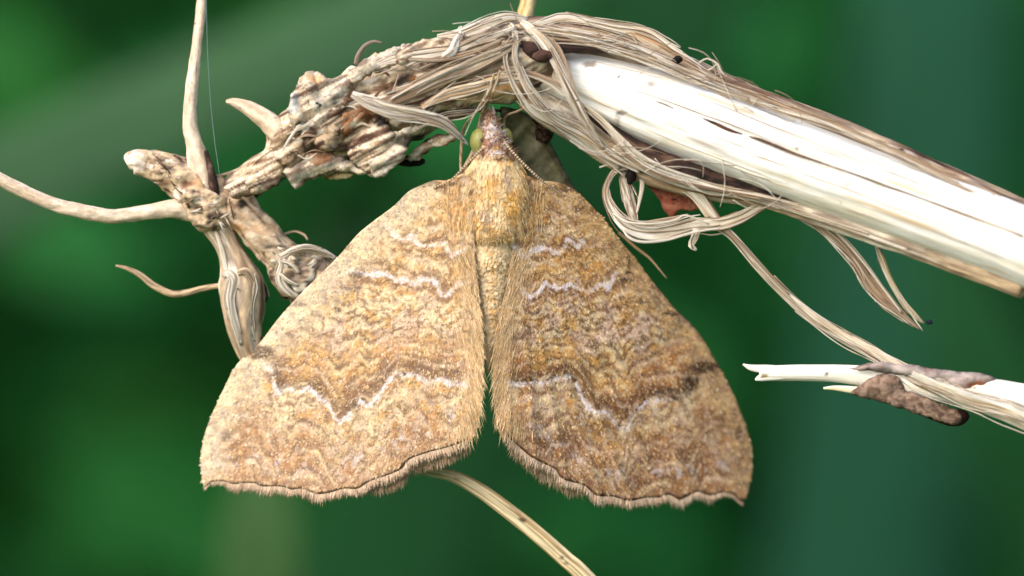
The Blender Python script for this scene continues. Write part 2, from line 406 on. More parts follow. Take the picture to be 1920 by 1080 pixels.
R2 = [(954, 527), (975, 532), (984, 551), (996, 557), (1007, 551), (1022, 532), (1049, 542), (1072, 533), (1084, 539), (1099, 551), (1129, 533), (1141, 539), (1152, 518)]
R3 = [(947, 719), (974, 721), (993, 717), (1021, 719), (1040, 710), (1063, 708), (1081, 716), (1091, 739), (1102, 762), (1118, 774), (1137, 772), (1149, 789), (1157, 801), (1172, 805), (1184, 782),
      (1203, 762), (1223, 747), (1250, 752), (1273, 751), (1289, 743), (1308, 712), (1320, 696), (1339, 681)]

cream, gold, orange, brown, dark = lin(242, 220, 180), lin(222, 172, 86), lin(198, 132, 52), lin(120, 78, 48), lin(62, 40, 34)
violet, white, tan, pink = lin(216, 190, 172), lin(240, 234, 248), lin(222, 186, 138), lin(190, 144, 106)
grey = lin(170, 155, 145)

def wing_colour(side):
    l1, l2, l3 = (np.array(a, float) for a in ((L1, L2, L3) if side < 0 else (R1, R2, R3)))
    costa, term = (L_costa, L_term) if side < 0 else (R_costa, R_term)
    inner = L_inner if side < 0 else R_inner
    def yat(l, x):
        o = np.argsort(l[:, 0]); return np.interp(x, l[o, 0], l[o, 1])
    sd = 0 if side < 0 else 50
    def fn(p):
        p = np.asarray(p, float); x, y = p[:, 0], p[:, 1]
        wob = (np.stack([fbm(p / 7.0, 81 + sd, 2), fbm(p / 7.0, 82 + sd, 2)], 1) - 0.5) * 7
        pw = p + wob
        n0, n1, n2, n3 = fbm(p / 75.0, 60 + sd), fbm(pw / 30.0, 61 + sd), fbm(pw / 13.0, 62 + sd, 2), fbm(pw / 6.0, 63 + sd, 2)
        # streaks follow the veins
        t_out = np.abs(x - MX)
        y1, y2, y3 = yat(l1, x), yat(l2, x), yat(l3, x)
        t = np.clip((pw[:, 1] - y2) / np.maximum(y3 - y2, 20), -1, 2)
        d1, d2, d3 = polyd(l1, pw), polyd(l2, pw), polyd(l3, pw)
        dc, dt, di = polyd(costa, p), polyd(term, p), polyd(inner, p)
        c = mix(gold + np.zeros((len(p), 3)), cream, sstep(0.44, 0.58, n1) * 0.85)
        c = mix(c, orange, sstep(0.50, 0.66, n2) * 0.6); c = mix(c, brown, sstep(0.55, 0.68, n3) * 0.5)
        # band between second line and third line
        m = sstep(0.02, 0.10, t)
        midc = mix(gold + np.zeros((len(p), 3)), cream, sstep(0.38, 0.55, n2))
        midc = mix(midc, violet, sstep(0.47, 0.57, n1) * 0.9)
        midc = mix(midc, brown, sstep(0.52, 0.66, n3) * 0.75)
        low = mix(gold * 0.92 + np.zeros((len(p), 3)), orange * 0.9, sstep(0.4, 0.6, n1)); low = mix(low, pink, sstep(0.5, 0.65, n2) * 0.7); low = mix(low, cream, sstep(0.6, 0.72, n3) * 0.6)
        midc = mix(midc, low, sstep(0.45, 0.72, t + (n0 - 0.5) * 0.3))
        c = mix(c, midc, m)
        # gold ring under line two
        c = mix(c, orange * 0.85, np.exp(-((pw[:, 1] - y2 - 16) / 9.0) ** 2) * 0.55 * (t_out < 330))
        below = sstep(0.0, 0.02, (pw[:, 1] - y3) / 100.0)
        # dark edge above line three
        above3 = 1 - below
        c = mix(c, brown, above3 * sstep(46, 8, d3) * (0.45 + 0.55 * sstep(0.35, 0.6, n1)) * (0.95 if side < 0 else 1.0))
        c = mix(c, dark, above3 * sstep(12, 5, d3) * (0.6 + 0.4 * sstep(0.35, 0.6, n2)) * 0.9)
        c = mix(c, brown * 0.8, above3 * sstep(40, 8, d3) * sstep(0.3, 0.5, n0) * 0.6)
        # outer field
        dd = pw[:, 1] - y3
        outc = mix(cream * 0.95 + np.zeros((len(p), 3)), gold, sstep(0.4, 0.6, n1))
        outc = mix(outc, pink, sstep(20, 120, dd + (n0 - 0.5) * 120) * 0.85)
        outc = mix(outc, orange * 0.85, sstep(0.48, 0.6, n1) * sstep(30, 90, dd) * 0.4)
        outc = mix(outc, violet, sstep(0.52, 0.64, n2) * 0.7)
        outc = mix(outc, brown, sstep(0.54, 0.68, n3) * 0.55)
        sub = np.exp(-((dt - 46 + 26 * (n1 - 0.5)) / 8.0) ** 2)
        outc = mix(outc, white * 0.85, sub * sstep(0.5, 0.6, n2) * 0.7)
        if side > 0:
            outc = mix(outc, brown * 1.15, sstep(0.35, 0.6, n0) * sstep(50, 110, dd) * 0.55)
        c = mix(c, outc, below)
        # fine wavy cross-lines running parallel to the pale ones
        t1 = (pw[:, 1] - y1) / np.maximum(y2 - y1, 25)
        coord = np.where(t1 < 0, (pw[:, 1] - y1) / 30.0, np.where(t < 0, t1 * 2.0, np.where(below < 0.5, 2 + t * 7.0, 9 + dd / 44.0)))
        wv_ = coord + 0.9 * (fbm(np.c_[x / 26.0, y / 90.0], 97 + sd, 2) - 0.5) + 0.05 * np.sin(x * 0.16)
        ph_ = (wv_ % 1.0); brk = sstep(0.30, 0.48, fbm(p / 24.0, 98 + sd, 2))
        c = mix(c, mix(pink * 0.7 + np.zeros((len(p), 3)), brown, n2), np.exp(-((ph_ - 0.5) / 0.12) ** 2) * brk * 0.95)
        c = mix(c, mix(cream + np.zeros((len(p), 3)), violet * 1.05, sstep(.4, .6, n1)), np.exp(-((ph_ - 0.76) / 0.12) ** 2) * brk * 0.75)
        ph2 = (wv_ * 1.9 + 0.7 * (fbm(p / 14.0, 99 + sd, 2) - 0.5)) % 1.0; brk2 = sstep(0.42, 0.55, fbm(p / 19.0, 96 + sd, 2))
        c = mix(c, brown * 0.9, np.exp(-((ph2 - 0.5) / 0.13) ** 2) * brk2 * 0.75)
        dith = 0.45 + 0.55 * sstep(0.22, 0.42, vnoise(p / 3.2, 93 + sd))
        # pale lines, broken
        gap = sstep(0.18, 0.32, fbm(p / 17.0, 71 + sd, 2))
        c = mix(c, white, sstep(5.2, 3.0, d1 + (n3 - 0.5) * 9 + (n2 - 0.5) * 5) * gap * dith * 0.95)
        c = mix(c, white, sstep(5.4, 3.2, d2 + (n3 - 0.5) * 9 + (n2 - 0.5) * 5) * gap * dith * 0.95)
        fade3 = 1.0 if side < 0 else sstep(1300, 1180, x) * 0.8 + 0.15
        c = mix(c, white, sstep(4.6, 2.4, d3 + (n3 - 0.5) * 10 + (n2 - 0.5) * 9) * (0.1 + 0.9 * gap) * dith * fade3 * sstep(-5, 1, pw[:, 1] - y3 + 3))
        for dq in (d1, d2): c = mix(c, brown, sstep(13, 8, dq) * sstep(4.5, 6.5, dq) * (0.25 + 0.5 * sstep(.4, .6, n2)))
        for lq, x_ in ((l1, 1), (l2, 1)):
            yl = np.interp(x, np.sort(lq[:, 0]), lq[np.argsort(lq[:, 0]), 1]); ext = np.where(side * (x - (lq[:, 0].max() if side > 0 else lq[:, 0].min())) > 0, 1.0, 0.0)
            off = side * (x - (lq[:, 0].max() if side > 0 else lq[:, 0].min())); tgt = yl + 0.25 * off + 6 * np.sin(off * 0.16)
            c = mix(c, violet * 1.1, ext * sstep(5, 2.5, np.abs(pw[:, 1] - tgt) + (n3 - .5) * 6) * gap * 0.7); c = mix(c, brown * .9, ext * sstep(5, 2, np.abs(pw[:, 1] - tgt - 8)) * brk * 0.6)
        # grey dusting over the leading edge
        cz = sstep(75 if side < 0 else 62, 14, dc + (n1 - 0.5) * 50)
        cl = mix(cream + np.zeros((len(p), 3)), grey, sstep(0.4, 0.62, n2)); cl = mix(cl, dark, sstep(0.60, 0.74, n3) * 0.45); cl = mix(cl, gold if side > 0 else lin(248, 236, 212), 0.3 if side > 0 else 0.45)
        if side > 0: cl = cl * np.array([0.80, 0.72, 0.62])
        c = mix(c, cl, cz * 0.85 * sstep(60, 150, t_out))
        # dark bars reaching the leading edge
        for bx, by, sx, sy, aa in ([(486, 660, 30, 13, .9), (560, 572, 22, 4, .5), (668, 515, 16, 7, .8), (652, 462, 10, 8, .5), (632, 580, 6, 12, .75), (800, 345, 40, 7, .5), (655, 540, 25, 3, .6), (425, 815, 10, 12, .5)] if side < 0 else
                                   [(1322, 688, 26, 11, .95), (1292, 722, 18, 14, .8), (1255, 735, 30, 9, .6), (1255, 588, 16, 5, .85), (1172, 525, 18, 4, .9), (1178, 497, 4, 20, .8), (1205, 567, 16, 4, .6), (1170, 607, 14, 7, .6), (1060, 352, 40, 7, .55), (1100, 395, 25, 8, .4), (1298, 715, 12, 12, .7), (1385, 812, 8, 14, .5)]):
            c = mix(c, dark, aa * sstep(1.5, 0.5, ((pw[:, 0] - bx) / sx) ** 2 + ((pw[:, 1] - by) / sy) ** 2))
        # furred inner edge
        c = mix(c, tan, sstep(48, 12, di) * sstep(430, 560, y) * 0.8)
        # dark hem line
        c = mix(c, pink * 0.85, sstep(26, 8, dt) * 0.5)
        c = mix(c, dark * 0.8, sstep(4.2, 2.0, dt) * 0.95)
        # single dark and pale dust grains
        hsh = vnoise(p / 2.6, 90 + sd)
        c = mix(c, dark, sstep(0.78, 0.88, hsh) * 0.42); c = mix(c, cream * 1.05, sstep(0.2, 0.08, hsh) * 0.45)
        c = mix(c, (cream * 0.7 + violet * 0.3) if side < 0 else orange * 0.8, 0.13 if side < 0 else 0.06)
        c = np.clip(c, 0.002, 1) ** 1.2; lum = c @ np.array([0.3, 0.55, 0.15]); c = mix(c, lum[:, None] * np.array([1.10, 0.98, 0.88]), 0.17) * 1.05
        return c * (0.92 + 0.16 * n0)[:, None]
    return fn

moth = thing('moth', 'golden brown mottled moth with spread triangular wings hanging head up from the stalk', 'moth', (MX, 600, 0))
colL, colR = wing_colour(-1), wing_colour(1)

# body: head, thorax and abdomen in one skin
prof = [(206, 921, 3, 3, -6), (214, 921, 9, 8, -5), (228, 921, 14, 13, -4), (245, 924, 17, 18, -6), (262, 926, 21, 22, -6), (276, 928, 30, 28, -2), (288, 929, 38, 32, 4), (296, 930, 40, 31, 5),
        (305, 930, 46, 34, 5), (322, 928, 54, 30, 0), (345, 927, 60, 29, -2), (375, 926, 58, 28, -3), (405, 925, 50, 27, -3), (428, 925, 42, 26, -2), (440, 925, 37, 25, 0), (450, 924, 36, 23, 2),
        (480, 923, 36, 24, 4), (505, 922, 34, 23, 10), (507, 922, 32, 22, 10), (545, 920, 28, 21, 11), (548, 920, 26, 20, 11), (590, 918, 21, 20, 14), (593, 918, 19, 18, 14), (640, 916, 12, 13, 12), (690, 915, 5, 6, 10), (700, 915, 1, 1, 10)]
def body_colour(p):
    x, y = p[:, 0], p[:, 1]; n1, n2, n3 = fbm(p / 26.0, 40), fbm(p / 11.0, 41, 2), fbm(p / 5.0, 42, 2)
    th = mix(gold * 1.02 + np.zeros((len(p), 3)), cream, sstep(0.35, 0.6, n1) * 0.85); th = mix(th, orange, sstep(0.58, 0.72, n2) * 0.4)
    for bx, by, sx, sy, cc, aa in [(953, 335, 6, 22, violet * 0.7, .8), (912, 408, 14, 14, violet * 0.75, .8), (916, 433, 13, 5, dark, .85), (945, 437, 20, 4, orange * 0.7, .6), (900, 330, 12, 35, cream, .6), (948, 300, 22, 4, lin(120, 62, 25), .9), (924, 447, 34, 6, cream * 1.08, .9)]:
        th = mix(th, cc, aa * sstep(1.6, 0.4, ((x - bx) / sx) ** 2 + ((y - by) / sy) ** 2 + (n3 - 0.5)))
    hd = mix(lin(168, 128, 108) + np.zeros((len(p), 3)), lin(225, 212, 210), sstep(0.45, 0.6, n2)); hd = mix(hd, lin(96, 62, 48), sstep(0.55, 0.68, n3) * 0.7)
    ab = mix(lin(218, 194, 156) + np.zeros((len(p), 3)), lin(200, 160, 108), sstep(14, 4, np.abs(x - 922)) * 0.6); ab = mix(ab, cream, sstep(0.5, 0.65, n2) * 0.5)
    for yy in (506, 547, 592): ab = mix(ab, brown, sstep(3, 1, np.abs(y - yy)) * sstep(16, 8, np.abs(x - 921)) * 0.7)
    c = mix(hd, th, sstep(290, 303, y + (n2 - 0.5) * 10)); c = mix(c, ab, sstep(446, 456, y)); return c
pr = cr(np.array([(c, y, z, a, b) for y, c, a, b, z in prof], float), 4.0)
nb, sg = len(pr), 40; th_ = np.linspace(0, 2 * math.pi, sg, endpoint=False)
bv = np.stack([pr[:, 0:1] + np.maximum(pr[:, 3:4], .5) * np.cos(th_)[None], np.repeat(pr[:, 1:2], sg, 1), pr[:, 2:3] - np.maximum(pr[:, 4:5], .5) * np.sin(th_)[None]], -1).reshape(-1, 3)
bv += (np.stack([fbm(bv / 22.0, 51 + j, 3) for j in range(3)], 1) - 0.5) * 7 * sstep(210, 260, bv[:, 1])[:, None] * sstep(600, 450, bv[:, 1])[:, None]
bf = []
for i in range(nb - 1):
    for j in range(sg): bf.append([i * sg + j, i * sg + (j + 1) % sg, (i + 1) * sg + (j + 1) % sg, (i + 1) * sg + j])
bf += [[j for j in range(sg)][::-1], [(nb - 1) * sg + j for j in range(sg)]]
body = mesh_obj('body', P(bv), bf, body_colour(bv[:, :2]), M['body'], moth)

def surf_sample(n, seed, y0, y1, only_front=False):
    r = np.random.default_rng(seed); yy = r.uniform(y0, y1, n); a = r.uniform(0, 2 * math.pi, n) if not only_front else r.uniform(-0.2, math.pi + 0.2, n)
    cx = np.interp(yy, pr[:, 1], pr[:, 0]); ra = np.interp(yy, pr[:, 1], pr[:, 3]); rb = np.interp(yy, pr[:, 1], pr[:, 4]); cz = np.interp(yy, pr[:, 1], pr[:, 2])
    p = np.stack([cx + ra * np.cos(a), yy, cz - rb * np.sin(a)], 1); n_ = np.stack([np.cos(a) / ra, 0 * a, -np.sin(a) / rb], 1); n_ /= np.linalg.norm(n_, axis=1)[:, None]
    return p, n_
sp, sn = surf_sample(7000, 1, 212, 640, True)
scales('body_scales', sp, np.tile([0, 1.0, 0], (len(sp), 1)) + sn * 0.25, sn, 12, 5, 2.2, body_colour, M['scale'], body, seed=3, dust=[(cream, .2, .5), (brown, .08, .4), (gold, .15, .5)])
# fur on the thorax
fp, fn_ = surf_sample(600, 2, 305, 432, True)
side_ = np.clip((fp[:, 0] - 926) / 60, -1, 1)
hairs('thorax_fur', fp, np.stack([side_ * 0.35, np.ones(len(fp)), -0.25 + 0 * side_], 1) + fn_ * 0.35 + rng.normal(size=fp.shape) * 0.12, rng.uniform(12, 26, len(fp)), 1.3,
      mix(body_colour(fp[:, :2]), cream, 0.4) * rng.uniform(0.8, 1.2, (len(fp), 1)), M['hair'], body, seed=4)
tx = rng.uniform(890, 962, 500); tp = np.stack([tx, rng.uniform(428, 446, 500), -30 + np.abs(tx - 926) * 0.5], 1)
hairs('thorax_tuft', tp, np.stack([rng.normal(0, 0.5, 500), np.ones(500), -0.5 + rng.normal(0, 0.3, 500)], 1), rng.uniform(12, 24, 500), 2.2,
      mix(gold + np.zeros((500, 3)), cream, rng.uniform(0, 1, 500)), M['hair'], body, seed=5)
hp_, hn_ = surf_sample(320, 6, 212, 292, True)
hairs('head_tuft', hp_, np.stack([(hp_[:, 0] - 924) / 40, -np.ones(len(hp_)) * 0.6, -0.3 * np.ones(len(hp_))], 1) + hn_ * 0.8 + rng.normal(size=hp_.shape) * 0.35, rng.uniform(6, 15, len(hp_)), 1.7, body_colour(hp_[:, :2]) * rng.uniform(0.8, 1.25, (len(hp_), 1)), M['hair'], body, seed=6)
# palps: two prongs at the tip of the snout
for k in (-1, 1):
    tube('palp', [(920 + k * 6, 240, -8, 8), (920 + k * 5, 218, -9, 6), (920 + k * 4, 205, -9, 3.6), (920 + k * 5, 199, -9, 1.2)], lambda v, th, s, r: mix(lin(176, 130, 108) + np.zeros((len(v), 3)), lin(228, 210, 205), sstep(0.45, 0.6, fbm(v / 5.0, 44, 2))), M['body'], moth, seg=8, step=3, amp=0.15)
def eye_col(cx, cy):
    def f(v, a, b, c): return mix(lin(160, 160, 94) + np.zeros((len(v), 3)), lin(28, 28, 20), sstep(9.0, 4.0, np.hypot(v[:, 0] - cx, v[:, 1] - cy)))
    return f
blob('eye', (900, 265, 0), (19, 25, 18), eye_col(907, 264), M['eye'], moth, amp=0.0, nu=32, nv=24)
blob('eye', (947, 259, 18), (15, 20, 15), eye_col(949, 259), M['eye'], moth, amp=0.0, nu=32, nv=24)
def ant_col(v, th, s, r): return mix(lin(128, 98, 76) + np.zeros((len(v), 3)), lin(214, 192, 162), 0.5 + 0.5 * np.sin(s * 1.15))
def antenna(pts):
    c = cr([(x, y, z, 2.3) for x, y, z in pts], 1.4); s = np.concatenate([[0], np.cumsum(np.linalg.norm(np.diff(c[:, :3], axis=0), axis=1))])
    c[:, 3] = 2.2 + 0.9 * np.sin(s * 1.15); c[:, 3] *= np.linspace(1.1, 0.7, len(c))
    return tube('antenna', c, ant_col, M['hair'], moth, seg=7, step=1.4)
antenna([(906, 278, -26), (893, 290, -34), (878, 305, -36), (862, 322, -34), (845, 338, -30), (815, 352, -16)])
antenna([(944, 264, -16), (952, 274, -32), (966, 290, -40), (985, 310, -42), (1006, 330, -38), (1030, 350, -18), (1056, 368, 8)])
def leg_col(v, th, s, r): return mix(lin(150, 118, 90) + np.zeros((len(v), 3)), lin(215, 195, 165), sstep(0.4, 0.6, fbm(np.c_[s / 14.0, th], 47, 2)))
tube('leg', [(900, 320, 30, 4), (872, 318, 18, 4), (888, 280, 16, 3.5), (899, 230, 2, 3), (911, 186, -44, 3), (926, 140, -66, 2.4)], leg_col, M['body'], moth, seg=7, step=4)
tube('leg', [(912, 320, 30, 4), (884, 312, 24, 4), (898, 268, 20, 3.5), (910, 216, -4, 3), (922, 180, -46, 3), (938, 132, -66, 2.4)], leg_col, M['body'], moth, seg=7, step=4)
tube('leg', [(890, 330, 34, 4), (866, 326, 30, 3.5), (868, 246, 14, 2.8), (888, 216, -20, 2.4), (908, 188, -50, 2)], leg_col, M['body'], moth, seg=7, step=4)
tube('leg', [(945, 325, 40, 4), (950, 280, 44, 3.5), (946, 224, 24, 2.6), (972, 208, 4, 2.2), (1004, 194, -16, 1.8)], leg_col, M['body'], moth, seg=7, step=4)

def wing(side):
    costa, term, inner, cf, df = (L_costa, L_term, L_inner, colL, wdepth_l) if side < 0 else (R_costa, R_term, R_inner, colR, wdepth_r)
    poly = np.array(costa[:-1] + term[:-1] + inner, float)
    pl = cr(np.c_[poly, np.zeros(len(poly))], 6)[:, :2]
    p2, f = fill(pl, 8.0, 5)
    z = df(p2); v = np.c_[p2, z]
    a, b, c_ = p2[f[0][0]], p2[f[0][1]], p2[f[0][2]]
    if (b[0] - a[0]) * (c_[1] - a[1]) - (b[1] - a[1]) * (c_[0] - a[0]) < 0: f = [x[::-1] for x in f]
    o = mesh_obj('forewing', P(v), f, cf(p2), M['membrane'], moth)
    md = o.modifiers.new('thickness', 'SOLIDIFY'); md.thickness = 2.0 * S; md.offset = 0
    # dust scales
    r = np.random.default_rng(20 + side); N = 100000
    lo, hi = pl.min(0), pl.max(0); q = r.uniform(lo, hi, (N, 2)); q = q[inside(pl, q)]; q = q[polyd(term, q) > 9]; q = q[polyd(costa, q) > 3]
    e = 2.0; gx = (df(q + [e, 0]) - df(q - [e, 0])) / (2 * e); gy = (df(q + [0, e]) - df(q - [0, e])) / (2 * e)
    n = np.stack([gx, gy, -np.ones(len(q))], 1); n /= np.linalg.norm(n, axis=1)[:, None]
    bx, by = MX + side * 30, 300
    u = np.stack([q[:, 0] - bx, q[:, 1] - by, np.zeros(len(q))], 1); u /= np.linalg.norm(u, axis=1)[:, None]
    rt = np.c_[q, df(q)]
    scales('wing_scales', rt, u, n, 9.5, 3.4, 0.7, cf, M['scale'], o, seed=30 + side, dust=[(cream * 1.05, .10, .45), (brown, .09, .35), (violet, .06, .4), (gold, .10, .4), (dark, .018, .45)])
    # fringe along the hem
    tl = cr(np.c_[np.array(term, float), np.zeros(len(term))], 0.55)[:, :2]; K = len(tl); tl = np.repeat(tl, 2, 0); tl = tl + r.normal(size=(K * 2, 2)) * 1.8
    dr = np.stack([-0.25 * side * 0 + (tl[:, 0] - (MX + side * 250)) / 900, np.ones(len(tl)), r.normal(0, 0.08, len(tl))], 1); dr[:, 0] += r.normal(0, 0.10, len(tl)) - side * 0.12 * sstep(250, 60, np.abs(tl[:, 0] - MX))
    tipf = np.clip(np.abs(tl[:, 0] - (384 if side < 0 else 1388)) / 60, 0.35, 1)
    clump = 0.75 + 0.5 * fbm(np.c_[tl[:, 0] / 9.0, tl[:, 0] * 0], 77, 2)
    hc = mix(lin(208, 172, 144) + np.zeros((len(tl), 3)), lin(240, 220, 198), r.uniform(0, 1, len(tl))); hc = mix(hc, brown, (r.uniform(0, 1, len(tl)) < 0.12) * 0.6)
    hairs('fringe', np.c_[tl, df(tl)], dr, r.uniform(10, 22, len(tl)) * tipf * clump, 2.0, hc, M['hair'], o, curve=0.1, seed=8)
    # long fur of the inner edge
    il = cr(np.c_[np.array(inner, float), np.zeros(len(inner))], 0.5)[:, :2]; il = il[(il[:, 1] > 455)]
    K = 800; k = r.integers(0, len(il), K); off = np.abs(r.normal(0, 24, K)); rt2 = il[k] + np.stack([side * off, r.normal(0, 6, K)], 1)
    rt2 = rt2[inside(pl, rt2)]; K = len(rt2)
    lowk = sstep(740, 830, rt2[:, 1])
    dr = np.stack([-side * (0.34 - 0.25 * lowk) + r.normal(0, 0.08, K), np.ones(K), -0.14 + r.normal(0, 0.06, K)], 1)
    hc = mix(tan * 1.1 + np.zeros((K, 3)), cream * 1.05, r.uniform(0, 1, K)); hc = mix(hc, brown, (r.uniform(0, 1, K) < 0.10) * 0.5)
    hairs('inner_fur', np.c_[rt2, df(rt2) - 1], dr, r.uniform(16, 40, K), 1.3, hc, M['hair'], o, curve=0.12, seed=9)
    # shoulder fan of hair
    K = 80; sx = r.uniform(0, 1, K); rt3 = np.stack([MX + 10 + side * (38 + 58 * sx), r.uniform(335, 425, K)], 1)
    hairs('shoulder_fur', np.c_[rt3, df(rt3) - 2 - 7 * (1 - sx)], np.stack([side * (0.32 - 0.5 * sx) + r.normal(0, 0.1, K), np.ones(K), -0.05 + r.normal(0, 0.1, K)], 1), r.uniform(22, 46, K), 1.4,
          mix(gold * 1.1 + np.zeros((K, 3)), cream * 1.05, r.uniform(0.3, 1, K)), M['hair'], o, curve=0.12, seed=10)
    # hind wing peeping out beneath
    hp = [(890, 480), (760, 560), (600, 700), (590, 850), (640, 895), (690, 908), (722, 908), (750, 896), (770, 872), (830, 858), (880, 830), (900, 740)] if side < 0 else \
         [(950, 480), (1080, 560), (1220, 700), (1230, 850), (1180, 905), (1110, 912), (1070, 912), (1045, 897), (1022, 889), (989, 860), (960, 838), (932, 800), (930, 700)]
    hcol = lambda v, th, s, r_: mix(pink * 0.9 + np.zeros((len(v), 3)), cream * 0.8, sstep(0.4, 0.6, fbm(v / 14.0, 95, 3)))
    h = patch('hindwing', np.array(hp, float), lambda q: df(q) + 16, hcol, M['membrane'], moth, step=9, thick=2.0)
    hl = np.array(hp, float)[4:11] if side < 0 else np.array(hp, float)[4:11]
    tl = cr(np.c_[hl, np.zeros(len(hl))], 0.5)[:, :2]; tl = tl + r.normal(size=(len(tl), 2)) * 1.5
    dr = np.stack([-side * 0.1 + r.normal(0, 0.1, len(tl)), np.ones(len(tl)), r.normal(0, 0.1, len(tl))], 1)
    hairs('fringe', np.c_[tl, df(tl) + 15], dr, r.uniform(14, 27, len(tl)), 2.2, mix(lin(186, 150, 122) + np.zeros((len(tl), 3)), lin(220, 196, 170), r.uniform(0, 1, len(tl))), M['hair'], h, seed=12)
wing(-1); wing(1)

# ------------------------------------------------------------------ the withered stalk
def pal(stops, scale, seed, stretch=None, stains=()):
    """pigment from noise through a list of colours; stains = (px, py, rx, ry, colour, amount)"""
    stops = [np.asarray(x) for x in stops]
    def f(v, th, s, r):
        if stretch: q = np.stack([np.cos(th) * stretch[0], np.sin(th) * stretch[0], s * stretch[1]], 1)
        else: q = v / scale
        n = fbm(q, seed, 4); n = np.clip((n - 0.28) / 0.44, 0, 0.9999) * (len(stops) - 1)
        i = n.astype(int); t = (n - i)[:, None]; st = np.array(stops); c = st[i] * (1 - t) + st[np.minimum(i + 1, len(stops) - 1)] * t
        nz = fbm(v / 9.0, seed + 7, 3) - 0.5
        for x, y, rx, ry, cc, a in stains:
            c = mix(c, np.asarray(cc), a * sstep(1.5, 0.5, ((v[:, 0] - x) / rx) ** 2 + ((v[:, 1] - y) / ry) ** 2 + nz * 2.2))
        return c
    return f
w_white, w_cream, w_tan, w_grey = lin(242, 239, 234), lin(236, 228, 212), lin(204, 180, 148), lin(150, 134, 120)
w_brown, w_dk, w_blk, w_rust, w_or = lin(128, 100, 82), lin(72, 52, 44), lin(26, 21, 20), lin(146, 98, 62), lin(220, 168, 116)

stalk = thing('withered_stalk', 'dead whitish plant stalk with peeling fibres and a gnarled root end', 'stalk', (1000, 150, 0))
# bare white wood, two lobes with a split between
STEM = np.array([(1010, 125, 34, 38), (1060, 142, 30, 48), (1110, 158, 26, 56), (1180, 184, 20, 66), (1260, 212, 10, 73), (1350, 246, -4, 76), (1500, 304, -30, 73), (1700, 378, -70, 71), (1920, 462, -120, 71), (2300, 630, -200, 76), (3000, 1200, -260, 88), (3600, 3200, -100, 92), (3900, 12560, 0, 110)], float)
w_cool = lin(240, 240, 240)
tube('stem', STEM,
     pal([w_grey * 1.4, w_cool, w_cool, w_cool, w_cool, w_cream, w_cool, w_cool, w_cool, w_tan * 1.1], 1, 100, (2.6, 0.0025), stains=[(1105, 120, 14, 6, w_grey, .8), (1165, 212, 9, 4, w_dk, .8), (1158, 230, 5, 12, w_grey, .7), (1220, 158, 8, 6, w_grey, .7), (1160, 143, 4, 4, w_dk, .8), (1040, 130, 26, 40, w_tan, .7), (1590, 345, 10, 7, w_grey, .5), (1300, 168, 30, 6, lin(210, 215, 235), .6)]),
     M['wood'], stalk, seg=72, step=5, amp=0.05, nscale=(2.2, 0.004), ridges=7, ridge_amp=0.02, groove=[(math.pi / 2 - 0.17, 0.10, 0.11), (math.pi / 2 - 0.75, 0.12, 0.05), (math.pi / 2 + 0.6, 0.10, 0.05)], seed=3)
# cracks in the wood, dark slits sunk into the groove
tube('crack', [(1288, 215, -64, 1), (1312, 222, -69, 2.5), (1340, 233, -75, 4.5), (1368, 244, -81, 3.5), (1392, 251, -84, 1)], pal([w_dk, w_rust * .4, w_blk], 12, 5), M['bark'], stalk, seg=8, flat=0.5, step=4, amp=0.3)
tube('crack', [(1404, 256, -86, 1), (1430, 264, -92, 3), (1480, 284, -101, 3), (1530, 302, -110, 2), (1580, 320, -120, 1)], pal([w_brown, w_dk], 12, 5), M['bark'], stalk, seg=8, flat=0.5, step=4, amp=0.3)
tube('crack', [(1230, 190, -56, 1), (1248, 196, -60, 1.5), (1262, 203, -64, 1)], pal([w_grey], 12, 5), M['bark'], stalk, seg=8, flat=0.5, step=4, amp=0.3)

def on_stem(x, ang, lift=0.0):
    c = np.array([np.interp(x, STEM[:9, 0], STEM[:9, k]) for k in range(1, 4)]); y2_ = np.interp(x + 20, STEM[:9, 0], STEM[:9, 1])
    t = np.array([20, y2_ - c[0]]); t /= np.linalg.norm(t); r = c[2] + lift; up = (t[1], -t[0])
    return (x + up[0] * r * math.cos(ang), c[0] + up[1] * r * math.cos(ang), c[1] - r * math.sin(ang))
rc = random.Random(12)
for k in range(26):                                  # long hairline splits and lifted splinters along the grain
    x0 = rc.uniform(1090, 1800); L_ = rc.uniform(60, 330); a0 = rc.uniform(0.45, 2.5); n_ = 7; dk = rc.random() < 0.55
    pts = [on_stem(x0 + L_ * q / (n_ - 1), a0 + rc.uniform(-.02, .02), 1.0 if dk else 2.0) + ((0.25 + (0.7 if dk else 1.5) * math.sin(math.pi * q / (n_ - 1))) * rc.uniform(.8, 1.3),) for q in range(n_)]
    tube('crack' if dk else 'splinter', pts, pal([w_brown, w_tan, w_grey] if dk else [w_white, w_cream], 1, 600 + k, (2, .02)), M['bark' if dk else 'wood'], stalk, seg=7, flat=0.8, step=5, amp=0.3, seed=k)
long_ = [on_stem(x, math.pi / 2 - 0.17 - 0.00018 * (x - 1400), -3.0) + (rr,) for x, rr in ((1560, .6), (1640, 2.2), (1720, 1.6), (1800, 2.6), (1880, 2.0), (1918, 2.4))]
tube('crack', long_, pal([w_brown, w_dk, w_grey], 1, 640, (2, .02)), M['bark'], stalk, seg=8, flat=0.7, step=5, amp=0.3)
barkc = pal([w_dk, w_brown, w_grey, w_tan, w_brown, w_cream], 1, 110, (3.0, 0.006))
tube('bark', [(960, 78, 45, 42), (1040, 72, 44, 38), (1110, 78, 40, 34), (1200, 104, 36, 34), (1290, 145, 26, 33), (1400, 192, 14, 31), (1560, 252, -16, 30), (1760, 338, -60, 30), (1920, 410, -96, 32), (2300, 580, -176, 34), (2900, 1040, -240, 30)], barkc, M['bark'], stalk, seg=40, step=7, amp=0.22, ridges=14, ridge_amp=0.12, nscale=(2.5, 0.01), seed=8)
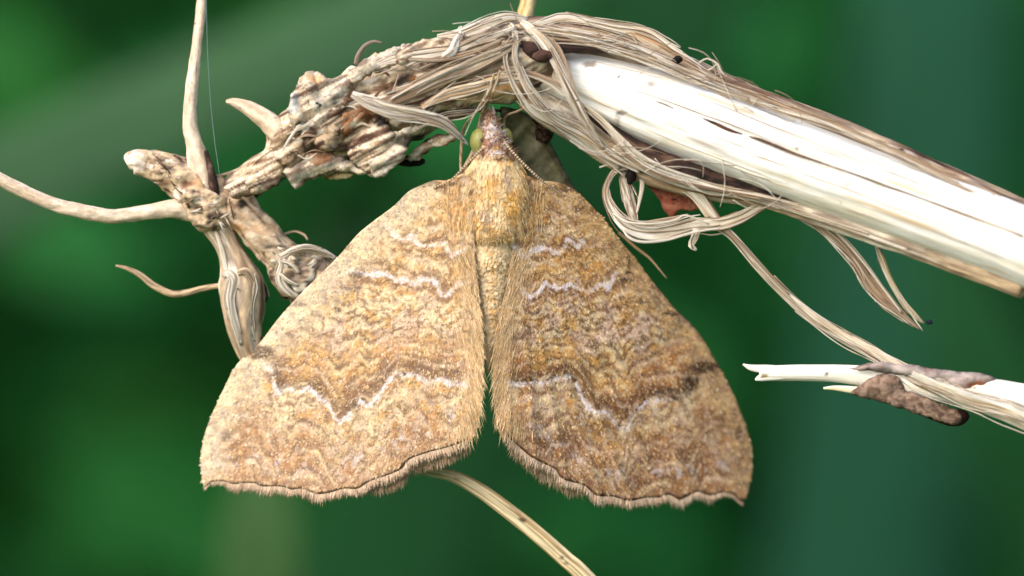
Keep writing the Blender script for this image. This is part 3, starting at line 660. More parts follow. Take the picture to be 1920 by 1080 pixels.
tube('bark', [(985, 180, 34, 22), (1040, 212, 34, 30), (1100, 246, 34, 32), (1160, 285, 30, 32), (1230, 318, 20, 30), (1330, 346, 4, 26), (1450, 374, -18, 20), (1600, 424, -50, 20), (1760, 480, -84, 20), (1920, 540, -120, 20)],
     pal([w_brown, w_tan, w_grey, w_cream, w_tan], 1, 115, (3.0, 0.006), stains=[(985, 188, 26, 18, w_or, .95), (1045, 225, 30, 8, w_dk, .6)]), M['bark'], stalk, seg=36, step=7, amp=0.2, ridges=10, ridge_amp=0.12, nscale=(2.5, 0.01), seed=9)
tube('bark', [(1090, 205, -8, 4), (1140, 240, -14, 10), (1200, 282, -20, 16), (1270, 314, -28, 20), (1340, 338, -34, 17), (1420, 358, -40, 10), (1500, 382, -46, 3)], pal([w_blk, w_dk, w_blk, w_dk, w_brown], 1, 118, (2, 0.02)), M['bark'], stalk, seg=18, flat=0.6, step=6, amp=0.25, seed=10)  # dark rot strip, also painting in the gap shadow between wood and lower bark
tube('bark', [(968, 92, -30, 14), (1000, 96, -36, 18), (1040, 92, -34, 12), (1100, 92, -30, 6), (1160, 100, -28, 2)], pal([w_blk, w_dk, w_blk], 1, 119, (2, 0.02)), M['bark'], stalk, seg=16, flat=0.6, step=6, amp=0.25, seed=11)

fib = lambda sd, stops=None: pal(stops or [w_brown, w_tan, w_cream, w_white, w_cream, w_tan, w_white], 1, sd, (6.0, 0.005))
brownfib = lambda sd: pal([w_brown, lin(160, 132, 112), w_tan, w_brown, w_cream], 1, sd, (6.0, 0.005))
def strip(pts, sd, name='fibre', cf=None, flat=0.15, twist=(0, 0), mat='fibre', ridges=10, ra=0.22, seg=30, thin=0.74, **k):
    pts = [(a, b, c, r * thin) for a, b, c, r in pts]
    o = tube(name, pts, cf or fib(sd), M[mat], stalk, seg=seg, flat=flat, step=5, twist=twist, amp=0.16, ridges=ridges, ridge_amp=ra, seed=sd, nscale=(3, 0.012), **k)
    rm = max(p[3] for p in pts)
    if rm > 4.5:                                   # loose single strands running along the strip
        rr_ = random.Random(sd); c = cr(pts, 9.0); T = np.gradient(c[:, :3], axis=0); T /= np.linalg.norm(T, axis=1)[:, None] + 1e-9
        nn = np.stack([T[:, 1], -T[:, 0], 0 * T[:, 0]], 1); n_ = len(c)
        for q in range(int(min(8, 3 + rm / 2.5))):
            a0 = rr_.randrange(0, max(1, n_ // 3)); a1 = rr_.randrange(max(a0 + 4, 2 * n_ // 3), n_ + 1) if n_ > 6 else n_
            if a1 - a0 < 4: continue
            of = rr_.uniform(-1.5, 1.5); ph = rr_.uniform(0, 6); seq = []
            for i in range(a0, a1, 2):
                w_ = of + 0.22 * math.sin(ph + i * 0.35); e = max(0.0, (i - a1 + 5) / 5.0) * rr_.uniform(0, 0.5)
                seq.append((*(c[i, :3] + nn[i] * c[i, 3] * (w_ + e * of) - np.array([0, 0, c[i, 3] * (flat + .12) * math.sqrt(max(0.05, 1 - min(1, w_ * w_))) + 0.8])), rr_.uniform(0.6, 1.4)))
            if len(seq) > 2: tube('strand', seq, fib(sd + 50 + q) if rr_.random() < .6 else brownfib(sd + 50 + q), M[mat], o, seg=6, step=5, seed=sd + q)
    return o
# long bark strips on the upper side with pale edges
strip([(1000, 62, 4, 8), (1060, 58, 0, 10), (1130, 70, -2, 11), (1200, 92, -4, 11), (1250, 112, -8, 10), (1330, 150, -16, 9), (1450, 196, -34, 9), (1600, 252, -62, 9), (1750, 322, -92, 9), (1925, 402, -128, 9)], 201, 'bark_strip', brownfib(201))
strip([(985, 78, -6, 7), (1060, 74, -14, 9), (1130, 82, -20, 9), (1210, 107, -26, 8), (1300, 142, -32, 4)], 202, 'bark_strip', brownfib(202))
strip([(1030, 92, -16, 4), (1100, 90, -24, 7), (1160, 98, -30, 7), (1210, 114, -34, 7), (1290, 142, -42, 6), (1400, 188, -58, 6), (1560, 240, -84, 6), (1760, 330, -122, 5), (1925, 412, -150, 5)], 203, 'bark_strip')
strip([(995, 50, 10, 6), (1050, 34, 14, 10), (1090, 38, 14, 9), (1150, 50, 8, 11), (1210, 64, 6, 14), (1260, 96, 2, 13), (1310, 128, -4, 9), (1352, 152, -14, 4)], 204, 'bark_strip')
strip([(1180, 62, 4, 4), (1225, 84, 0, 10), (1280, 118, -4, 10), (1330, 142, -10, 6), (1400, 178, -22, 3)], 205, 'bark_strip', pal([w_cream, w_tan, w_or * .8, w_tan], 1, 205, (5, 0.006)))
strip([(990, 68, -8, 2), (1060, 64, -12, 2.2), (1130, 75, -16, 2.2), (1210, 98, -20, 2.2), (1290, 134, -26, 1.6)], 206, flat=0.8)
strip([(1000, 86, -14, 2), (1060, 82, -22, 2.2), (1130, 88, -28, 2), (1220, 116, -34, 2), (1330, 160, -44, 1.4)], 207, flat=0.8)
# fibres looped round the bend
strip([(950, 42, 0, 5), (962, 52, -24, 6), (968, 78, -48, 7), (966, 108, -58, 6), (982, 148, -62, 6), (1004, 184, -60, 8), (1040, 222, -46, 12), (1090, 250, -28, 14), (1140, 288, -18, 10), (1200, 322, -14, 5)], 210)
strip([(975, 40, 0, 6), (992, 52, -28, 9), (1022, 84, -48, 10), (1048, 130, -56, 10), (1072, 178, -58, 12), (1092, 218, -52, 10), (1112, 250, -40, 6), (1132, 278, -26, 3)], 211)
strip([(1010, 60, -30, 3), (1040, 82, -44, 5), (1056, 110, -52, 5), (1070, 150, -58, 5), (1082, 190, -58, 4)], 217, cf=brownfib(217))
strip([(966, 68, -48, 3), (948, 104, -54, 3.6), (956, 140, -56, 4), (974, 176, -54, 5), (1000, 210, -44, 7), (1040, 232, -30, 8)], 212)
strip([(1076, 188, -42, 2), (1112, 214, -44, 5), (1140, 240, -44, 6), (1180, 286, -48, 8), (1240, 322, -50, 9), (1330, 348, -52, 7), (1420, 366, -58, 5), (1500, 384, -62, 2)], 213)
strip([(1086, 190, -48, 2), (1124, 218, -50, 3), (1160, 254, -54, 4), (1200, 290, -56, 4), (1250, 316, -58, 3), (1310, 336, -60, 2)], 214)
strip([(940, 126, -52, 3), (980, 132, -54, 4), (1030, 150, -56, 5), (1068, 172, -56, 5), (1096, 204, -50, 3)], 215, cf=brownfib(215))
strip([(940, 138, -50, 2), (990, 142, -52, 2.4), (1030, 158, -54, 2.4), (1060, 182, -52, 2)], 216)
strip([(1000, 196, -30, 5), (1040, 226, -26, 8), (1080, 258, -18, 9), (1120, 286, -10, 8), (1160, 318, -4, 6)], 218)
strip([(990, 180, -40, 2), (1020, 222, -30, 2), (1080, 252, -16, 2), (1130, 296, -8, 2), (1170, 330, -6, 1.5)], 219, flat=0.8)
strip([(1150, 276, -24, 6), (1210, 316, -26, 9), (1280, 344, -28, 9), (1360, 362, -34, 7), (1440, 380, -42, 6), (1560, 418, -70, 4), (1700, 468, -104, 3)], 220)
# curling peel under the stem
strip([(1190, 316, 4, 6), (1160, 318, 0, 7), (1142, 338, -6, 6), (1136, 364, -14, 7), (1148, 394, -22, 9), (1174, 424, -26, 15), (1215, 436, -24, 19), (1262, 432, -20, 17), (1305, 422, -18, 15), (1350, 420, -20, 14), (1396, 404, -22, 13), (1432, 384, -26, 10), (1475, 364, -36, 6)], 230, flat=0.18, twist=(60, 40, -30, -10, 5, 0, 20), ridges=4)
strip([(1150, 400, -26, 2), (1176, 416, -44, 2.5), (1220, 420, -46, 2.5), (1262, 414, -40, 2.5), (1282, 404, -36, 2.2), (1300, 408, -36, 2.5), (1330, 420, -32, 2)], 231, flat=0.9)
strip([(1168, 430, -36, 2), (1180, 446, -42, 3), (1206, 454, -42, 3), (1250, 450, -36, 3), (1300, 436, -34, 2.5), (1350, 428, -32, 2)], 232, flat=0.9)
strip([(1166, 318, 8, 8), (1172, 346, 6, 12), (1180, 376, 2, 13), (1186, 400, -4, 11), (1192, 418, -10, 6)], 233, cf=pal([w_grey, w_cream, w_brown, w_tan, w_white], 1, 233, (2, 0.02)), flat=0.2, ridges=5)
strip([(1196, 318, 6, 4), (1204, 344, 4, 5), (1200, 372, 0, 4), (1194, 400, -6, 2)], 234, flat=0.3)
strip([(1306, 428, -20, 10), (1302, 446, -22, 8), (1296, 460, -24, 7), (1306, 469, -26, 3)], 235, flat=0.3)
strip([(1290, 402, -10, 2), (1250, 412, 0, 5), (1205, 418, 4, 3)], 236, flat=0.25, cf=pal([w_grey, w_tan], 1, 236, (2, 0.02)))
# long dangling strip
strip([(1215, 322, 0, 8), (1268, 342, -4, 11), (1304, 364, -10, 13), (1330, 398, -14, 13), (1350, 424, -14, 11), (1376, 446, -10, 9), (1424, 502, 0, 10), (1470, 550, 6, 10), (1520, 592, 6, 13), (1580, 632, 0, 13), (1640, 664, -14, 15), (1720, 712, -40, 17), (1800, 744, -56, 21), (1860, 764, -66, 21), (1930, 792, -76, 22), (2100, 880, -60, 22), (2400, 1100, 0, 12)], 240, flat=0.35, twist=(0, 20, 40, 10, 0), ridges=5)
strip([(1300, 344, -6, 3), (1326, 372, -8, 3), (1362, 428, -16, 3), (1400, 468, -10, 3), (1440, 512, -2, 2.5), (1480, 552, 0, 2)], 241, flat=0.7, cf=brownfib(241))
# split tail
strip([(1440, 372, -30, 5), (1490, 396, -28, 8), (1550, 432, -24, 11), (1604, 484, -18, 13), (1634, 530, -14, 16), (1662, 562, -12, 15), (1692, 590, -12, 8), (1724, 617, -12, 2)], 245, flat=0.22, cf=brownfib(245), ridges=7)
strip([(1450, 376, -32, 2), (1510, 400, -34, 3), (1570, 436, -32, 4), (1622, 494, -26, 4), (1660, 546, -22, 3), (1690, 586, -18, 2)], 246, flat=0.6)
strip([(1641, 455, -8, 3), (1652, 482, -12, 7), (1666, 518, -18, 6), (1690, 560, -22, 5), (1714, 590, -22, 6), (1732, 606, -22, 2)], 247, flat=0.3, cf=pal([w_tan, lin(196, 170, 110), w_cream], 1, 247, (2, 0.02)))
strip([(1700, 575, -20, 2), (1716, 600, -20, 2), (1730, 620, -20, 1)], 248, flat=0.6)
# wisps
strip([(1310, 118, -4, 2), (1326, 110, -6, 2), (1345, 120, -8, 2.5), (1352, 134, -10, 2), (1364, 144, -12, 1)], 250, flat=0.5)
strip([(1318, 134, -4, 3), (1332, 130, -6, 2), (1344, 118, -8, 1.5), (1330, 112, -8, 1)], 251, flat=0.6)
strip([(1124, 314, 0, 2), (1142, 309, -4, 2), (1160, 314, -4, 2)], 252, flat=0.6)
strip([(1160, 436, 90, 3), (1192, 464, 92, 3), (1220, 486, 94, 2.5), (1250, 522, 96, 1.2)], 253, flat=0.6, cf=pal([w_tan, lin(190, 150, 110)], 1, 253, (2, .02)))

rw = random.Random(77)
for k in range(60):
    x = rw.uniform(820, 1480); yt = np.interp(x, [820, 950, 1100, 1250, 1480], [90, 40, 45, 95, 200]); yb = np.interp(x, [820, 950, 1100, 1250, 1480], [215, 190, 255, 330, 385])
    y = rw.choice([yt + rw.uniform(-4, 40), yb + rw.uniform(-50, 6)]); a = math.radians(rw.gauss(24 if x > 960 else -20, 32)); L_ = rw.uniform(40, 130); z = -56 - rw.uniform(0, 22) - max(0, x - 1200) * 0.06
    c_ = rw.uniform(-22, 22); ca_, sa_ = math.cos(a), math.sin(a)
    seq = [(x + ca_ * L_ * (t - .5) - sa_ * c_ * (1 - (2 * t - 1) ** 2), y + sa_ * L_ * (t - .5) + ca_ * c_ * (1 - (2 * t - 1) ** 2), z + 16 * (2 * t - 1) ** 2 + rw.uniform(-3, 3), rw.uniform(.5, 1.0)) for t in (0, .25, .5, .75, 1)]
    tube('thread', seq, fib(800 + k) if k % 3 else brownfib(800 + k), M['fibre'], stalk, seg=6, step=5)
# the gnarled root end
core_st = [(592, 148, 16, 8, w_or, .7), (600, 292, 24, 16, w_rust, .85), (648, 232, 12, 26, w_rust, .8), (682, 212, 18, 14, w_rust, .75), (764, 156, 20, 22, w_blk, .9), (790, 118, 5, 5, w_blk, .9), (738, 178, 18, 9, w_blk, .8),
           (716, 228, 14, 12, w_blk, .95), (560, 240, 7, 14, w_blk, .9), (585, 252, 8, 20, w_dk, .8), (790, 152, 22, 12, w_rust * .7, .85), (640, 275, 24, 8, w_dk, .8), (770, 262, 30, 14, w_blk, .9), (850, 215, 60, 8, w_blk, .9),
           (676, 112, 10, 20, w_grey, .7), (550, 195, 8, 20, lin(190, 198, 205), .7), (880, 120, 40, 8, w_brown, .6), (520, 345, 30, 12, w_dk, .8), (490, 375, 40, 10, w_blk, .8), (940, 160, 40, 16, w_or, .75), (985, 185, 22, 20, w_or, .9), (900, 178, 60, 14, lin(226, 196, 148), .8), (840, 178, 8, 3, w_blk, .8)]
def streaky(stops, sd, ang, st=()):
    """papery skin: pigment drawn out along the grain direction"""
    base = pal(stops, 1, sd, None, list(st) + core_st); ca_, sa_ = math.cos(math.radians(ang)), math.sin(math.radians(ang))
    def f(v, th, s, r):
        a, b = v[:, 0] * ca_ + v[:, 1] * sa_, -v[:, 0] * sa_ + v[:, 1] * ca_
        b = b + 10 * (fbm(v / 40.0, sd + 2, 2) - 0.5)
        q = np.stack([a / 60.0, b / 7.0, 0 * a], 1); n = fbm(q, sd, 3); n = np.clip((n - 0.25) / 0.5, 0, 0.9999) * (len(stops) - 1)
        i = n.astype(int); t = (n - i)[:, None]; S_ = np.array([np.asarray(x) for x in stops]); c = S_[i] * (1 - t) + S_[np.minimum(i + 1, len(stops) - 1)] * t
        nz = fbm(v / 9.0, sd + 7, 3) - 0.5
        for x, y, rx, ry, cc, am in list(st) + core_st: c = mix(c, np.asarray(cc), am * sstep(1.5, 0.5, ((v[:, 0] - x) / rx) ** 2 + ((v[:, 1] - y) / ry) ** 2 + nz * 2.2))
        return c
    return f
corec = lambda v, th, s_, r: streaky([w_dk, w_brown, w_tan, w_cream, w_tan, w_grey, w_brown], 130, -24)(v, th, s_, r)
tube('root_crown', [(1050, 130, 40, 38), (1000, 118, 36, 62), (950, 115, 32, 71), (900, 128, 32, 66), (840, 152, 36, 64), (780, 172, 46, 69), (720, 198, 52, 76), (660, 218, 58, 74), (605, 235, 64, 65), (560, 262, 70, 50), (520, 302, 76, 34), (480, 332, 82, 29), (440, 362, 86, 28), (405, 390, 90, 26), (380, 400, 92, 12)],
     corec, M['gnarl'], stalk, seg=100, step=4, amp=0.10, nscale=(3.2, 0.008), ridges=13, ridge_amp=0.10, seed=14, crumple=0.17, cs=52.0)
def husk(poly, d, sd, bulge=22, cr_=12, st=(), ang=-26):
    rr_ = random.Random(sd); gx, gy = rr_.uniform(-0.18, 0.18), rr_.uniform(-0.25, 0.1); pc = np.mean(np.array(poly, float), 0)
    ca_, sa_ = math.cos(math.radians(ang)), math.sin(math.radians(ang))
    def dep(p):
        b = -(p[:, 0]) * sa_ + p[:, 1] * ca_ + 8 * (fbm(p / 40.0, sd + 2, 2) - 0.5); a = p[:, 0] * ca_ + p[:, 1] * sa_
        return d + gx * (p[:, 0] - pc[0]) + gy * (p[:, 1] - pc[1]) - 3.2 * (fbm(np.stack([a / 70.0, b / 8.0], 1), sd + 4, 2) - 0.5) * 2
    stops = rr_.choice([[w_dk, w_brown, w_tan, w_cream, w_tan, w_brown, w_grey], [w_brown, w_grey, w_cream, w_tan, w_cream, w_brown], [w_dk, w_tan, w_brown, w_tan, w_cream, w_rust]])
    return patch('husk', np.array(poly, float), dep, streaky(stops, sd, ang, st), M['husk'], stalk, bulge=bulge * 0.5, crumple=cr_ * 0.95, cscale=36, step=3.0, thick=2.4, seed=sd, fray=5)
husk([(540, 200), (556, 160), (578, 134), (602, 140), (618, 150), (640, 140), (662, 150), (650, 190), (630, 230), (600, 262), (572, 252), (548, 236)], -20, 301, 34, 16)
husk([(590, 268), (640, 218), (690, 190), (720, 178), (690, 200), (654, 236), (640, 270), (612, 282)], -30, 302, 18, 10)
husk([(640, 240), (672, 214), (706, 216), (732, 240), (748, 268), (758, 292), (730, 316), (702, 333), (672, 312), (650, 282)], -30, 303, 30, 14)
husk([(690, 300), (720, 262), (760, 240), (792, 238), (770, 262), (752, 300), (722, 326), (704, 330)], -42, 304, 14, 10)
husk([(520, 245), (548, 240), (566, 262), (570, 292), (548, 312), (522, 300), (510, 270)], -6, 305, 26, 10)
husk([(470, 320), (500, 288), (530, 280), (540, 305), (520, 345), (486, 362), (462, 350)], 14, 306, 28, 9)
husk([(420, 352), (452, 330), (486, 322), (500, 350), (470, 366), (440, 372)], 24, 307, 22, 8)
husk([(530, 320), (560, 296), (610, 290), (650, 300), (690, 326), (640, 322), (590, 332), (552, 352)], -4, 308, 26, 9)
husk([(600, 322), (640, 316), (662, 326), (640, 336), (612, 334)], 10, 309, 10, 5, st=[(630, 326, 40, 10, lin(150, 130, 60), .7)])
husk([(650, 138), (690, 108), (730, 92), (760, 84), (770, 104), (730, 124), (690, 142), (664, 156)], -24, 310, 24, 9)
husk([(740, 100), (780, 78), (840, 74), (850, 92), (800, 112), (752, 122)], -36, 311, 22, 8)
husk([(760, 300), (800, 262), (850, 252), (842, 272), (812, 278), (780, 300)], 10, 312, 8, 6)
# lengthwise strips of peeled skin over the bend
strip([(728, 196, -52, 8), (770, 172, -56, 15), (830, 146, -56, 17), (890, 122, -56, 16), (940, 98, -54, 12), (975, 78, -48, 6)], 320, 'bark_strip', brownfib(320), flat=0.2, ridges=8)
strip([(732, 186, -58, 2), (780, 160, -66, 2.5), (840, 132, -66, 2.5), (900, 104, -64, 2.2), (960, 82, -58, 2)], 321, flat=0.8)
strip([(790, 200, -48, 5), (840, 176, -54, 11), (890, 164, -54, 12), (940, 150, -52, 10), (985, 150, -50, 4)], 322, 'bark_strip', pal([w_tan, lin(228, 200, 156), w_cream, w_or], 1, 322, (2, 0.006)), flat=0.2)
strip([(820, 70, 0, 6), (860, 66, -16, 14), (910, 48, -20, 16), (950, 34, -10, 12), (990, 36, 0, 6)], 323, 'bark_strip', flat=0.25)
strip([(690, 130, -30, 5), (740, 112, -40, 11), (800, 104, -46, 13), (860, 92, -46, 12), (920, 70, -44, 9), (966, 52, -34, 4)], 324, 'bark_strip', flat=0.25)
strip([(830, 108, -52, 6), (848, 96, -56, 10), (856, 78, -46, 9), (866, 60, -20, 7), (862, 50, 0, 4)], 325, flat=0.3, cf=pal([lin(225, 225, 240), w_white, w_cream], 1, 325, (2, .02)))
strip([(760, 110, -48, 3), (820, 112, -54, 5), (880, 100, -56, 6), (940, 76, -54, 4)], 326, 'bark_strip', brownfib(326))
strip([(660, 176, -54, 6), (694, 192, -66, 14), (740, 208, -72, 15), (790, 216, -74, 12), (830, 228, -70, 11), (856, 250, -58, 8), (878, 272, -44, 2)], 327, flat=0.22, ridges=7, cf=pal([w_cream, w_grey, w_white, w_cream], 1, 327, (2.5, 0.006)))
strip([(690, 180, -62, 3), (720, 196, -74, 4), (770, 206, -80, 3), (820, 216, -80, 2)], 328, flat=0.6)
strip([(790, 232, -20, 3), (830, 216, -26, 6), (870, 209, -20, 7), (905, 206, 0, 4), (940, 208, 30, 3)], 329, 'bark_strip', pal([w_blk, w_dk, w_brown], 1, 329, (2, .01)))
strip([(700, 318, -20, 2), (740, 270, -40, 3), (790, 238, -48, 3), (840, 220, -48, 2)], 330, flat=0.5)
strip([(660, 305, 0, 2), (700, 330, -14, 3), (730, 316, -26, 3), (760, 290, -26, 2)], 331, flat=0.5)
rs = random.Random(5)
bend = cr([(700, 170, 0), (780, 140, 0), (860, 110, 0), (940, 80, 0), (1000, 70, 0), (1080, 80, 0), (1180, 105, 0), (1280, 145, 0), (1400, 195, 0), (1560, 255, 0)], 10)
for k in range(46):
    i0 = rs.randrange(0, len(bend) - 30); n_ = rs.randrange(14, 30); off = rs.uniform(-52, 40) if bend[i0][0] < 900 else rs.uniform(-34, 6)
    pts = []
    for j in range(i0, min(i0 + n_, len(bend)), 5):
        x, y, _ = bend[j]; o_ = off * (1 if x < 950 else 0.7) + rs.uniform(-3, 3)
        rad = 78 if x < 950 else 46; dz = 34 - math.sqrt(max(60, rad * rad - min(o_ * o_, rad * rad * .9))) - (0 if x < 1000 else (x - 1000) * 0.11)
        pts.append((x + o_ * 0.35, y + o_, dz - 5 + rs.uniform(-3, 2), rs.uniform(1.2, 3.2)))
    if len(pts) > 2: strip(pts, 400 + k, flat=0.5, cf=rs.choice([fib(400 + k), brownfib(400 + k)]), seg=8, ridges=0)
for k in range(70):
    x, y = rs.uniform(545, 860), 0; yc = np.interp(x, [560, 640, 720, 780, 860], [250, 225, 200, 172, 146]); y = yc + rs.uniform(-55, 60)
    a = math.radians(rs.gauss(-24, 26)); L_ = rs.uniform(24, 64); dz = 56 - math.sqrt(max(400, 84 ** 2 - (y - yc) ** 2)) - rs.uniform(2, 16); b_ = rs.uniform(-10, 10); w_ = rs.uniform(1.2, 4.5)
    strip([(x - math.cos(a) * L_ / 2, y - math.sin(a) * L_ / 2, dz + rs.uniform(0, 10), w_ * .4), (x, y + b_, dz - rs.uniform(0, 5), w_), (x + math.cos(a) * L_ / 2, y + math.sin(a) * L_ / 2, dz + rs.uniform(-6, 10), w_ * .3)], 500 + k,
          flat=0.3, cf=rs.choice([fib(500 + k), brownfib(500 + k), pal([w_dk, w_brown, w_rust], 1, 500 + k, (3, .02))]), seg=10, ridges=0)
# knobs, branches and rootlets around the junction
palec = lambda sd: pal([lin(196, 170, 146), lin(222, 200, 176), lin(232, 214, 194), lin(206, 182, 156), lin(236, 220, 204)], 1, sd, (2.0, 0.012))
rootc = lambda sd, st=(): pal([lin(104, 80, 64), lin(196, 168, 138), lin(218, 196, 168), lin(160, 132, 108), lin(226, 208, 186), lin(130, 104, 84)], 1, sd, (3.6, 0.022), list(st))
jst = [(352, 345, 12, 7, w_rust * .6, .8), (302, 342, 18, 6, w_rust * .6, .7), (372, 393, 8, 8, w_grey * .6, .8), (408, 402, 8, 10, w_dk, .8), (440, 402, 5, 8, w_dk, .8), (403, 428, 6, 9, w_blk, .8), (452, 383, 9, 9, w_blk, .95), (440, 428, 20, 10, w_or, .6), (340, 310, 6, 4, w_grey * .6, .6), (372, 344, 10, 10, w_or, .5)]
tube('stub', [(238, 308, 62, 10), (250, 303, 62, 21), (275, 308, 66, 23), (310, 318, 70, 29), (350, 345, 74, 38), (385, 380, 76, 44), (412, 408, 76, 36), (425, 425, 78, 14)],
     pal([w_dk, w_grey, w_tan, lin(214, 190, 160), w_brown, w_cream], 15, 140, None, jst + [(252, 305, 22, 22, lin(236, 220, 204), .95)]), M['gnarl'], stalk, seg=60, step=3, amp=0.2, crumple=0.16, cs=24, ridges=9, ridge_amp=.12, nscale=(2.4, .03), seed=21)
for k in range(26):
    t_ = rs.uniform(0, 1); x, y = 275 + 150 * t_ + rs.uniform(-12, 12), 300 + 118 * t_ + rs.uniform(-28, 28); a = math.radians(rs.gauss(40, 30)); L_ = rs.uniform(16, 42); w_ = rs.uniform(1.2, 4.5)
    dz = 74 - 36 - rs.uniform(0, 10)
    strip([(x - math.cos(a) * L_ / 2, y - math.sin(a) * L_ / 2, dz + 8, w_ * .4), (x, y + rs.uniform(-5, 5), dz - 2, w_), (x + math.cos(a) * L_ / 2, y + math.sin(a) * L_ / 2, dz + 8, w_ * .3)], 700 + k, flat=0.4, cf=rs.choice([brownfib(700 + k), fib(700 + k), pal([w_dk, w_brown, w_tan], 1, 700 + k, (3, .02))]), seg=10, ridges=0)
tube('rootlet', [(385, 372, 66, 22), (376, 320, 58, 21), (366, 280, 56, 16), (357, 240, 56, 13), (356, 200, 56, 12), (361, 150, 58, 11), (368, 90, 62, 9), (374, 40, 66, 9), (380, -20, 70, 8), (392, -160, 80, 6), (400, -300, 90, 2)], palec(141), M['root'], stalk, seg=18, step=5, amp=0.2, nscale=(1.6, 0.045), ridges=5, ridge_amp=0.12, seed=22)
tube('bark_strip', [(386, 282, 44, 3), (394, 320, 42, 8), (402, 355, 40, 9), (410, 384, 44, 4)], pal([w_blk, w_dk, w_grey], 12, 142), M['bark'], stalk, seg=12, flat=0.6, step=4, amp=0.3)
tube('rootlet', [(360, 395, 74, 20), (330, 391, 66, 17), (290, 396, 60, 14), (240, 403, 54, 13), (200, 405, 50, 13), (150, 396, 44, 13), (100, 383, 40, 12), (50, 362, 36, 12), (-5, 333, 32, 11), (-120, 270, 30, 8), (-260, 220, 40, 2)], palec(143), M['root'], stalk, seg=18, step=5, amp=0.2, nscale=(1.6, 0.045), ridges=5, ridge_amp=0.12, seed=23)
tube('rootlet', [(430, 538, 84, 7), (412, 536, 82, 5), (380, 541, 78, 5.5), (350, 549, 74, 6), (322, 551, 70, 6.5), (290, 537, 66, 6.5), (262, 515, 62, 5.5), (238, 503, 60, 4), (217, 498, 58, 2)], pal([w_brown, lin(206, 176, 140), w_tan, w_brown], 1, 144, (1.2, .03)), M['root'], stalk, seg=12, step=4, amp=0.2, seed=24)
tube('thorn', [(424, 190, 60, 3), (440, 192, 58, 8), (468, 204, 56, 13), (496, 222, 54, 17), (524, 246, 52, 20), (545, 262, 54, 16)], palec(145), M['root'], stalk, seg=18, step=4, amp=0.2, nscale=(1.6, 0.045), ridges=5, ridge_amp=0.12, seed=25)
tube('side_shoot', [(415, 392, 80, 30), (436, 384, 74, 34), (465, 410, 70, 33), (496, 446, 72, 32), (528, 482, 78, 31), (545, 505, 84, 28)], rootc(146, jst + [(512, 462, 22, 4, w_blk, .7), (500, 430, 20, 10, w_or, .3)]), M['root'], stalk, seg=36, step=4, amp=0.12, crumple=0.08, cs=30, ridges=7, ridge_amp=.08, nscale=(2,.03), seed=26)
tube('side_shoot', [(505, 462, 74, 26), (530, 484, 78, 31), (552, 512, 84, 40), (580, 528, 98, 50), (620, 545, 112, 46), (660, 560, 126, 30)], pal([w_grey, w_dk, w_tan, w_blk, w_cream, w_tan], 15, 147), M['gnarl'], stalk, seg=48, step=4, amp=0.2, crumple=0.18, ridges=8, ridge_amp=.2, nscale=(2.4, .02), seed=27)
strip([(510, 470, 50, 10), (530, 492, 44, 10), (524, 520, 44, 9), (540, 546, 48, 8), (566, 560, 56, 4), (590, 572, 64, 3)], 340, 'husk', flat=0.4)
strip([(528, 482, 44, 8), (552, 470, 42, 9), (576, 465, 46, 9), (604, 472, 54, 8), (630, 484, 64, 4)], 341, 'husk', flat=0.4)
strip([(520, 488, 44, 3), (545, 494, 36, 4), (562, 512, 38, 3)], 342, flat=0.6)
strip([(524, 512, 40, 3), (540, 526, 36, 4), (560, 536, 42, 3)], 343, flat=0.6)
shc = lambda sd: pal([w_brown, w_tan, w_grey, w_cream, w_tan], 1, sd, (2.2, .008))
tube('side_shoot', [(400, 412, 82, 26), (418, 440, 80, 22), (432, 470, 80, 21), (444, 500, 80, 28), (452, 530, 80, 38), (456, 570, 82, 37), (458, 610, 84, 31), (466, 650, 90, 24), (480, 690, 100, 16), (500, 740, 116, 6)], shc(148), M['bark'], stalk, seg=40, step=4, amp=0.14, ridges=7, ridge_amp=.16, nscale=(2.2, .012), seed=28)
strip([(418, 520, 50, 4), (426, 512, 44, 9), (436, 524, 42, 10), (430, 560, 44, 9), (438, 600, 50, 8), (452, 646, 60, 4)], 345, 'husk', flat=0.35)
strip([(446, 512, 42, 6), (462, 510, 40, 10), (474, 530, 44, 9), (468, 570, 46, 9), (470, 610, 54, 8), (478, 640, 66, 3)], 346, 'husk', cf=shc(346), flat=0.35)
strip([(404, 432, 54, 3), (416, 470, 54, 6), (424, 505, 52, 5), (428, 530, 46, 3)], 347, flat=0.4)
strip([(470, 500, 80, 4), (488, 530, 86, 9), (496, 556, 92, 8), (490, 574, 96, 4)], 348, 'bark_strip', pal([w_blk, w_dk], 1, 348, (2, .02)), flat=0.5)
tube('tendril', [(668, 120, 10, 5), (672, 104, 4, 5), (684, 86, 0, 4), (700, 78, 0, 3), (716, 80, 0, 2)], pal([w_grey, w_grey * .6], 1, 149, (1, .02)), M['root'], stalk, seg=9, step=3)
tube('tendril', [(530, 440, 92, 2), (552, 434, 92, 2), (570, 440, 92, 2.4), (577, 450, 92, 2)], rootc(150), M['root'], stalk, seg=8, step=3)
tube('tendril', [(404, 330, 74, 2), (436, 322, 72, 2.5), (466, 306, 70, 2), (490, 296, 64, 2)], rootc(151), M['root'], stalk, seg=8, step=3)
for k, (x, y, z, r_, cc) in enumerate([(1182, 330, -4, (9, 14, 8), w_blk), (1270, 112, -30, (11, 7, 8), w_blk), (1265, 124, -34, (5, 4, 4), w_dk), (1714, 474, -60, (9, 12, 6), lin(190, 196, 200)), (1742, 604, -10, (6, 5, 5), lin(30, 34, 44)), (770, 302, 40, (26, 10, 12), w_blk), (1016, 106, -52, (18, 12, 10), w_dk)]):
    blob('crumb', (x, y, z), r_, pal([cc, cc * 1.5, cc * .7], 8, 160 + k), M['crumb'], stalk, amp=0.4, ns=7, seed=k)

